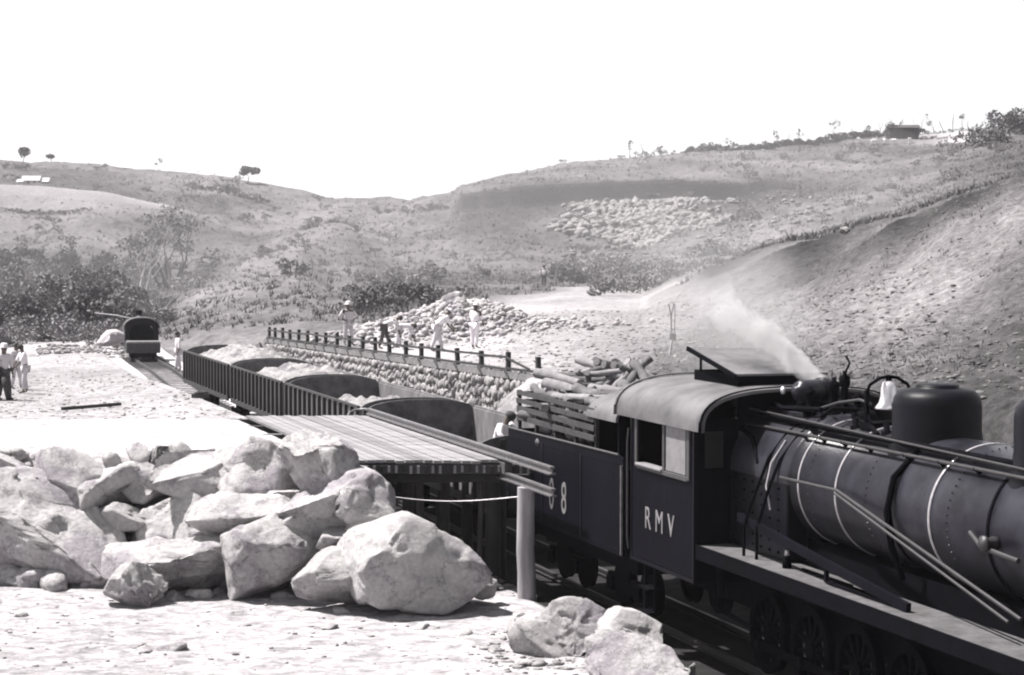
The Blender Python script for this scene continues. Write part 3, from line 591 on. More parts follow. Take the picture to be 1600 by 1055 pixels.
m = MB(); m.tube([(-.03, -W-.03, 1.3), (-.03, -W-.05, 1.5), (-.03, -W-.05, 2.9), (-.03, -W-.03, 3.1)], .018); m.build('grab_rail', M['pipe'], LOCO)
# oil can on the running board
p_ = P(S0-4.78, TC-1.05, 1.692)
m = MB(); m.lathe([(0, 0), (.055, 0), (.06, .01), (.06, .13), (.035, .16), (.02, .18), (.02, .21), (0, .21)], 16, capped=False)
oc = m.build('oil_can', M['dark'], None, p_); tag(oc, 'small round oil can with a pale lid left standing on the running board', 'oil can')
MB().lathe([(0, .168), (.036, .162), (.026, .2), (.03, .225), (0, .235)], 14, capped=False).build('lid', M['band'], oc)

# ================================================================ tender
TN = tag(empty('tender', P(29.75, TC, 0), ROTZ), 'black tender marked 08 behind the cab, with a slatted timber rack full of firewood', 'tender')
TL = 5.9     # x from 0 back to -5.9
sd = MB().prism([(0, 1.12), (0, 2.5), (-.06, 2.6), (-.18, 2.64), (-5.9, 2.58), (-5.9, 1.12)], -1.4, -1.36).build('side_plate', M['tender'], TN)
fixn(sd); fixn(MB().prism([(0, 1.12), (0, 2.5), (-.06, 2.6), (-.18, 2.64), (-5.9, 2.58), (-5.9, 1.12)], 1.36, 1.4).build('side_plate', M['tender'], TN))
MB().box(-5.9, -5.86, -1.36, 1.36, 1.12, 2.58).build('end_plate', M['tender'], TN)
MB().box(-5.86, -.7, -1.36, 1.36, 2.3, 2.36).build('deck_plate', M['dark'], TN)
MB().box(-.7, -.66, -1.36, 1.36, 1.12, 2.36).build('end_plate', M['dark'], TN)
MB().box(-5.95, .1, -1.2, 1.2, .85, 1.12).build('under_frame', M['dark'], TN)
m = MB(); m.bar((-.02, -1.42, 1.15), (-.02, -1.42, 2.5), .03, .035); m.build('edge_bead', M['steel'], sd)
m = MB()
for i in range(58): m.lathe([(.013, 0), (.009, .008)], 6, Matrix.Translation((-.1-i*.1, -1.4, 2.5-i*.001)) @ RX); m.lathe([(.013, 0), (.009, .008)], 6, Matrix.Translation((-.1-i*.1, -1.4, 1.2)) @ RX)
for i in range(12): m.lathe([(.013, 0), (.009, .008)], 6, Matrix.Translation((-2.95, -1.4, 1.3+i*.1)) @ RX)
o = m.build('rivet', M['tender'], sd); o['kind'] = 'stuff'
text('numeral', '8', .74, Matrix.Translation((-2.78, -1.408, 1.67)) @ Matrix.Diagonal((.75, 1, 1, 1)) @ RX, M['letter'], sd)
text('numeral', '0', .74, Matrix.Translation((-3.42, -1.408, 1.67)) @ Matrix.Diagonal((.75, 1, 1, 1)) @ RX, M['letter_worn'], sd)
for x in (-.9, -2.1, -4.0, -5.1):
    for y in (-.56, .56): link('truck_wheel', ws, TN, (x, y, .4), (0, 0, math.pi if y > 0 else 0))
for x in (-1.5, -4.55):
    m = MB(); m.box(x-.85, x+.85, -.8, -.72, .3, .55); m.box(x-.2, x+.2, -.82, -.7, .5, .8); m.box(x-.75, x-.5, -.86, -.8, .28, .5); m.box(x+.5, x+.75, -.86, -.8, .28, .5); m.build('truck_frame', M['dark'], TN)
# timber rack
for z, h in ((2.76, .09), (2.92, .09), (3.06, .08), (3.2, .08)):
    for y in (-1.26, 1.26):
        MB().bar((-1.7, y, z), (-5.82, y+random.Random(z).uniform(-.01, .01), z+.03), .03, h).build('rack_slat', M['rack'], TN)
    MB().bar((-5.84, -1.26, z), (-5.84, 1.26, z), .03, h).build('rack_slat', M['rack'], TN)
for x in (-1.7, -2.7, -3.75, -4.8, -5.8):
    for y in (-1.22, 1.22): MB().bar((x, y, 2.36), (x, y, 3.27), .06, .05).build('rack_post', M['rack'], TN)
# arched weather sheet over the front of the tender
ar = arch_sheet(-2.0, -.62, -1.3, 1.3, 3.1, 3.55, p=2.3, n=22).build('weather_canopy', M['roof'], TN)
m = MB()
for x in (-.7, -1.9):
    for y in (-1.2, 1.2): m.bar((x, y, 2.4), (x, y, 3.2), .05, .05)
m.build('canopy_post', M['dark'], TN)
m = MB(); a_ = [p for p in arch(-1.29, 1.29, 3.1, 3.5, 22, 2.3)]; m.add([(-1.98, y, z) for y, z in a_], [tuple(range(len(a_)))]); m.add([(-1.95, y, z) for y, z in a_], [tuple(range(len(a_)-1, -1, -1))]); m.box(-1.98, -1.95, -1.2, 1.2, 2.36, 3.12); m.build('canopy_back', M['dark'], TN)
for x_ in (-1.95, -3.95): MB().box(x_-.035, x_+.035, -1.41, -1.398, 1.16, 2.5).build('seam_strip', M['black'], sd)
MB().tube([(-.2, -1.4, 2.65), (-5.88, -1.4, 2.6)], .02, 6).build('edge_roll', M['cabtrim'], sd)
# firewood
rng = random.Random(5)
def log_mesh(L_, r, seed, m_):
    q = random.Random(seed); m = MB(); n = 5
    pts = [(-L_/2+L_*i/(n-1), q.uniform(-.03, .03)*L_, q.uniform(-.02, .02)*L_) for i in range(n)]
    m.tube(pts, [r*q.uniform(.85, 1.1) for _ in range(n)], 9)
    if q.random() < .5: m.tube([pts[2], (pts[2][0]+.12, pts[2][1]+r*1.2, pts[2][2]+r*1.1)], [r*.5, r*.35], 6)
    me = bpy.data.meshes.new('log'); me.from_pydata(m.v, [], m.f)
    for p, f in zip(me.polygons, m.sm): p.use_smooth = f
    me.materials.append(m_); return me
LOGS = [log_mesh(1.0, .07+.02*(k % 3), k, M[('log', 'log', 'log2', 'log3')[k % 4]]) for k in range(12)]
for k in range(110):
    L_ = rng.uniform(.8, 1.5); layer = k//22
    x = -2.15-rng.random()*3.3; y = rng.uniform(-1.0, 1.0) if k % 3 else -1.08+rng.random()*.12
    yaw = rng.gauss(0, .25) if (k % 3 == 0 or rng.random() < .55) else rng.uniform(-1.3, 1.3)
    L_ = min(L_, 1.5); 
    if k % 3 and abs(yaw) > .5: y = rng.uniform(-.5, .5)
    z = 2.45+layer*.19+rng.uniform(0, .06); x = max(min(x, -2.1-L_/2), -5.8+L_/2)
    o = link('firewood_log', LOGS[k % 12], None); o.matrix_world = Matrix.Translation(P(29.75, TC, 0)) @ Matrix.Rotation(ROTZ, 4, 'Z') @ Matrix.Translation((x, y, z)) @ Matrix.Rotation(yaw, 4, 'Z') @ Matrix.Rotation(rng.gauss(0, .05), 4, 'Y') @ Matrix.Diagonal((L_, 1, 1, 1))
    tag(o, 'split firewood log stacked in the slatted timber rack of the tender', 'log', 'firewood in the tender rack')
# ================================================================ railway track
def track_t(s): return TC+((s-78)**2*.0011 if s > 78 else 0)
TR = tag(empty('railway_track', P(30, TC, 0)), 'steel railway track on timber sleepers running under the wagons towards the far locomotive', 'railway track')
for side in (-.5, .5):
    tz = lambda s: .5*float(sstep(76, 96, s))
    pts = [P(s, track_t(s)+side, -.07+tz(s)) for s in [8, 40, 78]+list(range(80, 134, 4))]
    m = MB()
    for a, b_ in zip(pts[:-1], pts[1:]): m.bar(a, b_, .065, .035); m.bar(a-Vector((0, 0, .08)), b_-Vector((0, 0, .08)), .1, .02); m.bar(a-Vector((0, 0, .045)), b_-Vector((0, 0, .045)), .02, .08)
    o = m.build('rail', M['track'], TR); o.matrix_parent_inverse = Matrix.Translation(-TR.location)
slm = MB().box(-.1, .1, -.95, .95, -.06, .06); sme = bpy.data.meshes.new('sleeper'); sme.from_pydata(slm.v, [], slm.f); sme.materials.append(M['timber'])
for k in range(85):
    s = 77+k*.66; o = link('sleeper', sme, TR, P(s, track_t(s), -.235+tz(s))-TR.location, (0, 0, ROTZ))

# ================================================================ ore wagons
rng = random.Random(11)
def wagon(s0, s1, name_label, load):
    L_ = s1-s0; T_ = empty('ore_wagon', P(s0, TC, 0), ROTZ); tag(T_, name_label, 'wagon', 'open ore wagons coupled behind the tender')
    zt, zb = 2.05, 1.08; h = 1.3
    for y in (-h, h):
        MB().box(-L_, 0, min(y, y-.05*math.copysign(1, y)), max(y, y-.05*math.copysign(1, y)), zb, zt).build('side_panel', M['wagon'], T_)
        yo = y+math.copysign(.02, y)
        MB().box(-L_-.01, .01, yo-.03, yo+.03, zt, zt+.05).build('top_rail', M['wagon_rib'] if y < 0 else M['wagon'], T_)
        MB().box(-L_, 0, yo-.03+math.copysign(.02, y), yo+.03+math.copysign(.02, y), zb-.14, zb-.002).build('sill', M['wagon_rib'], T_)
    n = int(L_/.62)
    q = MB().box(-.06, .06, -.075, 0, 0, zt-zb-.004); me = bpy.data.meshes.new('stake'); me.from_pydata(q.v, [], q.f); me.materials.append(M['wagon_rib'])
    for k in range(n+1):
        x = -.08-(L_-.16)*k/n
        link('stake', me, T_, (x, -h-.002, zb), (0, 0, rng.uniform(-.03, .03))); link('stake', me, T_, (x, h+.002, zb), (0, 0, math.pi))
    for x0, inn in ((-L_, 1), (-.06, 0)):
        a_ = [(-h+.05, zb)]+arch(-h+.05, h-.05, zt-.02, zt+.22, 16, 2.2)+[(h-.05, zb)]
        vs = [(x0, y, z) for y, z in a_]+[(x0+.06, y, z) for y, z in a_]; K = len(a_)
        m = MB().add(vs, [tuple(range(K)), tuple(range(2*K-1, K-1, -1))]+[(k, k+K, (k+1) % K+K, (k+1) % K) for k in range(K)])
        e_ = fixn(m.build('end_wall', M['wagon_in'], T_))
        for y in (-.8, -.25, .3, .85): MB().box(x0-.05 if inn else x0+.062, x0-.002 if inn else x0+.11, y-.05, y+.05, zb, zt+.12).build('end_stake', M['wagon_rib'], e_)
    MB().box(-L_+.06, -.06, -h+.05, h-.05, zb, zb+.06).build('floor', M['wagon_in'], T_)
    MB().box(-L_-.3, .3, -.25, .25, .82, zb-.15).build('centre_sill', M['dark'], T_)
    for x in (-1.2, -2.4, -L_+2.4, -L_+1.2):
        for y in (-.56, .56): link('wheel', ws, T_, (x, y, .4), (0, 0, math.pi if y > 0 else 0))
    for x in (-1.8, -L_+1.8): MB().box(x-.85, x+.85, -.8, -.72, .3, .55).box(x-.85, x+.85, .72, .8, .3, .55).box(x-.15, x+.15, -.72, .72, .45, .9).build('truck_frame', M['dark'], T_)
    if load:
        top, lo, hi = load; q = random.Random(int(s0))
        nx, ny = 130, 44; xs = np.linspace(lo, hi, nx); yy = np.linspace(-h+.055, h-.055, ny); X_, Y_ = np.meshgrid(xs, yy)
        fx = (X_-lo)/(hi-lo); prof = np.sin(np.pi*np.clip(fx, 0, 1))**.45; prof2 = 1-.35*np.abs(Y_/h)**2.5
        Z_ = zb+.07+(top-zb)*prof*prof2+fbm(X_/.6, Y_/.6, o=4, seed=int(s0))*.22+np.round(fbm(X_/.22, Y_/.22, o=3, seed=7)*4)/4*.13
        Z_ = np.maximum(Z_, zb+.065)
        ii = np.arange(nx*ny).reshape(ny, nx); fc = np.stack([ii[:-1, :-1], ii[:-1, 1:], ii[1:, 1:], ii[1:, :-1]], -1).reshape(-1, 4)
        vs = np.stack([X_, Y_, Z_], -1).reshape(-1, 3)
        o = link('ore_load', np_mesh('ore_load', vs, fc, M['rubble'], False), None, P(s0, TC, 0), (0, 0, ROTZ))
        return o
LB = ['open wagon nearest the tender, empty, its arched far end wall in view', 'second open wagon from the tender, half filled with pale ore beside the timber deck',
      'third open wagon from the tender, heaped with white ore towards its middle', 'farthest open wagon, level full of white ore beside the standing workman']
wagon(38.0, 47.2, LB[0], None)
for (a, b_, l, top, lo, hi, tx) in ((47.8, 56.6, LB[1], 1.9, -6.9, -.1, 'pale ore heaped in the second wagon from the tender'), (57.2, 65.4, LB[2], 2.15, -7.6, -.1, 'white ore heaped in the third wagon from the tender'), (66.0, 75.6, LB[3], 2.3, -9.5, -.1, 'white ore filling the farthest wagon to the brim')):
    tag(wagon(a, b_, l, (top, lo, hi)), tx, 'ore load', None, 'stuff')

# ================================================================ stone wall, fence
WL = tag(empty('retaining_wall', P(56, 18, 0)), 'pale rubble stone retaining wall beyond the wagons with a dark fence along its top', 'stone wall')
WL.rotation_euler = (0, 0, ROTZ)
def WP(s, t, z): return ((56-s), t-18, z)            # wall local
m = MB(); vs = []; SS = np.linspace(56.2, 98, 22)
for s in SS:
    zt = walltop(s)-.03
    vs += [WP(s, 18.02, -.3), WP(s, 18.02, zt-.15), WP(s, 18.6, zt-.15), WP(s, 18.6, -.3)]
fs = []
for i in range(21):
    for k in range(4): a = i*4+k; b_ = i*4+(k+1) % 4; fs.append((a, b_, b_+4, a+4))
fs += [(0, 1, 2, 3), tuple(84+k for k in (3, 2, 1, 0))]; fixn(m.add(vs, fs).build('core', M['mortar'], WL))
m = MB(); vs = []
for s in SS:
    zt = walltop(s)
    vs += [WP(s, 17.93, zt-.2), WP(s, 18.0, zt-.02), WP(s, 18.62, zt+.03), WP(s, 18.6, zt-.18)]
fs = []
for i in range(21):
    for k in range(4): a = i*4+k; b_ = i*4+(k+1) % 4; fs.append((a, b_, b_+4, a+4))
fs += [(0, 1, 2, 3), tuple(84+k for k in (3, 2, 1, 0))]; fixn(m.add(vs, fs).build('coping', M['coping'], WL))
_ico = {}
def ico(sub):
    if sub not in _ico:
        bm = bmesh.new(); bmesh.ops.create_icosphere(bm, subdivisions=sub, radius=1); bm.verts.ensure_lookup_table()
        _ico[sub] = (np.array([v.co[:] for v in bm.verts]), np.array([[v.index for v in f.verts] for f in bm.faces])); bm.free()
    return _ico[sub]
def facet_verts(seed, sub=2, n=9, lo=.62, hi=1.0):
    q = np.random.RandomState(seed); d = ico(sub)[0]; nn = q.normal(size=(n, 3)); nn /= np.linalg.norm(nn, axis=1)[:, None]
    dd = q.uniform(lo, hi, n); k = d @ nn.T; r = np.where(k > .05, dd/np.maximum(k, .05), 9).min(1); r = np.minimum(r, 1.15)
    return d*r[:, None]
ST = []
for k in range(14):
    v = facet_verts(k, 2, 13, .6, .95); v[:, 1] = np.clip(v[:, 1], -.8, .8)
    ST.append(np_mesh('stone', v, ico(2)[1], M['wallstone']))
rr = random.Random(3); cand = []
s = 56.3
while s < 97.5:
    zt = walltop(s)-.2; z = zt
    while z > .05:
        h_ = rr.uniform(.2, .42)*(1.0); wd_ = rr.uniform(.2, .42)
        cand.append((s+rr.uniform(-.09, .09), z-h_/2, wd_, h_, rr.randrange(14), rr.uniform(-.35, .35))); z -= h_*.98
    s += .33
cand.sort(key=lambda c: c[0])
for c in cand[:300]:
    link('stone', ST[c[4]], WL, WP(c[0], 17.98, c[1]), (0, c[5], 0), (c[2]*.56*rr.uniform(.8, 1.15), .11+.06*rr.random(), c[3]*.55*rr.uniform(.8, 1.15)))
av = []; af = []; base = 0
for c in cand[300:]:
    v = facet_verts(c[4], 1, 13, .6, .95)*np.array([c[2]*.62, .14, c[3]*.6]); p = WP(c[0], 17.98, c[1]); av.append(v+np.array(p)); af.append(ico(1)[1]+base); base += len(v)
o = link('stone', np_mesh('stone', np.concatenate(av), np.concatenate(af), M['wallstone']), WL); o['kind'] = 'stuff'
# fence on the wall
FS = [56.3, 59.2, 62.0, 64.7, 67.1, 69.3, 71.4, 73.8, 76.0, 78.1, 80.4, 82.6, 84.8, 86.6, 88.5, 90.4, 92.3, 94.0, 95.8, 97.3]
FN = tag(empty('guard_fence', P(56, 18.1, 0), ROTZ), 'low dark timber fence with posts and rails running along the top of the stone wall', 'fence')
q = MB().box(-.085, .085, -.06, .06, 0, .56); pm = bpy.data.meshes.new('post'); pm.from_pydata(q.v, [], q.f); pm.materials.append(M['fence'])
q = MB().bar((0, 0, 0), (.6, -.03, -.22), .07, .07); bmn = bpy.data.meshes.new('shadow_bar'); bmn.from_pydata(q.v, [], q.f); bmn.materials.append(M['fence'])
for k, s in enumerate(FS):
    z = walltop(s)-.02
    po = link('post', pm, FN, (56-s, 0, z), (rr.uniform(-.05, .05), rr.uniform(-.05, .05), 0), (1, 1, rr.uniform(.92, 1.1)))
    link('shadow_bar', bmn, FN, (56-s+.02, -.12, z+.06))  # dark bar standing in for the cast shadow of the post
for a, b_ in zip(FS[:-1], FS[1:]):
    if a == FS[0]: zs = ((.09, .05),)
    else: zs = ((.40, .05), (.07, .05))
    for z, th in zs:
        MB().bar((56-a, -.075, walltop(a)+z+rr.uniform(-.02, .02)), (56-b_, -.075, walltop(b_)+z+rr.uniform(-.02, .02)), .04, .07).build('rail', M['fence'], FN)
m = MB().bar((56-59.2, -.075, walltop(59.2)+.4), (56-56.9, -.075, walltop(57)+.13), .04, .06); m.build('rail', M['fence'], FN)

# ================================================================ timber deck
DZ = 2.15
DK = tag(empty('loading_deck', P(39, 9.2, 0)), 'timber loading deck of long weathered planks on posts beside the tender', 'loading deck')
dl = DK.location.copy()
def sat(t, Y): return (Y-SN*t)/CS                     # s on the line t at depth Y
rr = random.Random(21); t = 7.95; Mrot = ROTZ
while t < 10.28:
    wd_ = .155; s0_ = sat(t, 35.9+rr.uniform(-.03, .03)); s1_ = sat(t, 45.45+rr.uniform(-.06, .06))
    a = P(s0_, t, DZ+rr.uniform(-.012, .012)); b_ = P(s1_, t, DZ+rr.uniform(-.012, .012)); n_ = Vector((CS, SN, 0))*((wd_-rr.uniform(.012, .03))/2)
    sk = Vector((0, 0, 0)); d_ = Vector((-SN, CS, 0))*(-SN/CS)*0
    vs = [];
    for p, e in ((a, -1), (b_, 1)):
        for sg in (-1, 1):
            for zz in (0, -.05): vs.append(p+n_*sg+Vector((-SN, CS, 0))*(-SN*sg*(wd_/2)/CS)+Vector((0, 0, zz))-dl)
    m = MB().add(vs, [(0, 1, 3, 2), (4, 6, 7, 5), (0, 2, 6, 4), (1, 5, 7, 3), (0, 4, 5, 1), (2, 3, 7, 6)])
    fixn(m.build('plank', M['plank'] if rr.random() < .72 else M['plank2'], DK)); t += wd_
def dbar(name, a, b_, w_, h, mt): return MB().bar(a-dl, b_-dl, w_, h).build(name, mt, DK, bevel=.008)
A_ = Vector((-3.35, 35.98, 0)); B_ = Vector((.35, 35.98, 0))
dbar('front_beam', A_+Vector((0, .02, DZ-.15)), B_+Vector((0, .02, DZ-.15)), .12, .17, M['timber'])
dbar('front_beam', A_+Vector((.1, .2, DZ-.33)), B_+Vector((-.05, .2, DZ-.33)), .14, .14, M['fence'])
for k in range(24):
    x = -2.6+k*.125; MB().box(x-.02, x+.025, 35.86, 35.92, DZ-.21+rr.uniform(-.02, .02), DZ-.09, Matrix.Translation(-dl)).build('bolt_head', M['plank'] if k % 3 else M['fence'], DK)
for Yj in (37.6, 39.6, 41.6, 43.6, 45.3):
    tt = 10.3; x1 = P(sat(tt, Yj), tt).x; dbar('joist', Vector((x1-2.9, Yj, DZ-.14)), Vector((x1, Yj, DZ-.14)), .12, .16, M['timber'])
# edge rail, lower rail
def railbar(name, s0_, s1_, t, z, mt, curl=False):
    m = MB(); sc_ = 1.0
    a = P(s0_, t, z)-dl; b_ = P(s1_, t, z)-dl
    m.bar(a, b_, .075, .03); m.bar(a-Vector((0, 0, .055)), b_-Vector((0, 0, .055)), .022, .09); m.bar(a-Vector((0, 0, .105)), b_-Vector((0, 0, .105)), .12, .022)
    return m.build(name, mt, DK)
railbar('edge_rail', sat(10.42, 33.35), sat(10.42, 45.5), 10.42, DZ+.145, M['steel'])
railbar('lower_rail', sat(10.42, 33.3), sat(10.42, 38), 10.42, DZ-.20, M['steel'])
dbar('edge_beam', P(sat(10.44, 35.7), 10.44, DZ-.12), P(sat(10.44, 45.4), 10.44, DZ-.12), .14, .2, M['timber'])
e_ = P(sat(10.42, 45.5), 10.42, DZ+.12)-dl
MB().tube([e_, e_+Vector((-.1, .25, .0)), e_+Vector((-.3, .3, -.02)), e_+Vector((-.42, .1, -.06)), e_+Vector((-.45, -.1, -.14))], .025).build('bent_hook', M['steel'], DK)
def post(X, Y, zt, r, mt, label=None):
    g0 = gz(X, Y)-.25; q = random.Random(int(X*10+Y)); pts = [Vector((X+q.uniform(-.012, .012), Y+q.uniform(-.012, .012), g0+(zt-g0)*k/6))-dl for k in range(7)]
    o = MB().tube(pts, [r*1.06, r*1.03, r, r*.99, r*.98, r*.97, r*.97], 14).build('post', mt, DK)
    if label: o['label'] = label
p_ = V(822, 800, 34.6); post(p_.x, p_.y, 1.84, .15, M['post'], 'pale sunlit round timber post at the corner')
for X, Y, r in ((-.35, 37.2, .14), (-.2, 37.9, .1), (-1.2, 37.8, .09), (-1.9, 38.4, .1), (-2.4, 37.9, .08), (-.85, 40.2, .11), (-1.4, 42.5, .12), (-2.0, 44.8, .12), (-2.9, 40.3, .1), (-1.6, 36.6, .07), (-.55, 36.4, .05)):
    post(X, Y, DZ-.22, r, M['timber'])
m = MB(); pts = []
a = V(583, 772, 35.6); b_ = V(812, 776, 34.75)
for k in range(13):
    f = k/12; pts.append(a.lerp(b_, f)-Vector((0, 0, .10*math.sin(math.pi*f))))
tag(m.tube(pts, .009, 6).build('hanging_cable', M['band']), 'thin pale cable slung beneath the timber deck to the front post', 'cable')

# ================================================================ boulders
def hull_planes(pts):
    bm = bmesh.new(); [bm.verts.new(p) for p in pts]; bm.verts.ensure_lookup_table()
    bmesh.ops.convex_hull(bm, input=bm.verts); bmesh.ops.recalc_face_normals(bm, faces=bm.faces)
    c = Vector(np.mean([p[:] for p in pts], 0)); out = []
    for f in bm.faces:
        n = f.normal.copy()
        if n.length < .5: continue
        d = n.dot(f.calc_center_median()-c)
        if d < 0: n = -n; d = -d
        out.append((n, d))
    bm.free(); return c, np.array([o_[0][:] for o_ in out]), np.array([o_[1] for o_ in out])
def boulder(sil, Y, depth, ridge, label, seed, mt='rock', sub=5, rough=.035, group=None, back=.7, front=.62, cat='boulder'):
    """sil: outline at distance Y; ridge: (u, v, metres nearer) crests that catch the light"""
    cu = np.mean([p[0] for p in sil]); cv = np.mean([p[1] for p in sil]); pts = []
    for u, v in sil:
        pts.append(V(u, v, Y))
        pts.append(V(cu+(u-cu)*back, cv+(v-cv)*back-6, Y+depth*.55))
    for u, v, d in ridge: pts.append(V(u, v, Y-d))
    if not ridge:
        for u, v in sil: pts.append(V(cu+(u-cu)*front, cv+(v-cv)*front, Y-depth*.35))
    c, n, d = hull_planes(pts)
    q = np.random.RandomState(seed)
    P_ = np.array([p[:] for p in pts])-np.array(c[:]); ext = np.abs(P_).max(0)
    D = ico(sub)[0]*ext; D = D/np.linalg.norm(D, axis=1)[:, None]
    # extra chipping planes
    k = D @ n.T; r = np.where(k > 1e-3, d/np.maximum(k, 1e-3), 1e9).min(1)
    v = D*r[:, None]; sz = ext.max()
    dn = v/np.linalg.norm(v, axis=1)[:, None]
    for sp_, tl, push in ((12, .42, .10), (26, .35, .04)):
        ix = q.choice(len(v), sp_, replace=False); sds = v[ix].copy(); nn = dn[ix]+q.normal(size=(sp_, 3))*tl; nn /= np.linalg.norm(nn, axis=1)[:, None]
        for k in range(sp_):
            over = np.maximum((v-sds[k]*(1-push)) @ nn[k], 0)
            over = np.where((((v-sds[k])**2).sum(1) < (1.1*sz)**2), over, 0); v = v-np.outer(over, nn[k])*.96
    ctr = (v.max(0)+v.min(0))/2; want = P_.max(0)-P_.min(0); v = (v-ctr)*(want/np.maximum(v.max(0)-v.min(0), .01))*1.12+(P_.max(0)+P_.min(0))/2
    dn = v/np.linalg.norm(v, axis=1)[:, None]; off = np.zeros(len(v))
    wob = np.stack([fbm(v[:, 0]*3/sz+5*k, v[:, 1]*3/sz, v[:, 2]*3/sz+seed, 3, seed+k) for k in range(3)], -1)*sz*.1
    for cnt, amp, tl in ((14, .028, .10), (60, .010, .14)):
        sd = v[q.choice(len(v), cnt, replace=False)]; tilt = q.normal(size=(cnt, 3))*tl; a0 = q.uniform(-1, 1, cnt)*amp*sz
        near = ((v+wob)[:, None, :]-sd[None]); near = (near**2).sum(2).argmin(1)
        off += a0[near]+((v-sd[near])*tilt[near]).sum(1)*.8
    f2 = fbm(v[:, 0]*9/sz+seed, v[:, 1]*9/sz, v[:, 2]*9/sz, 4, seed+9)*.009*sz
    v = v+dn*(np.clip(off, -.08*sz, .05*sz)+f2)[:, None]
    me = np_mesh('boulder', v, ico(sub)[1], M[mt], False)
    o = link('boulder', me, None, c); tag(o, label, cat, group); return o
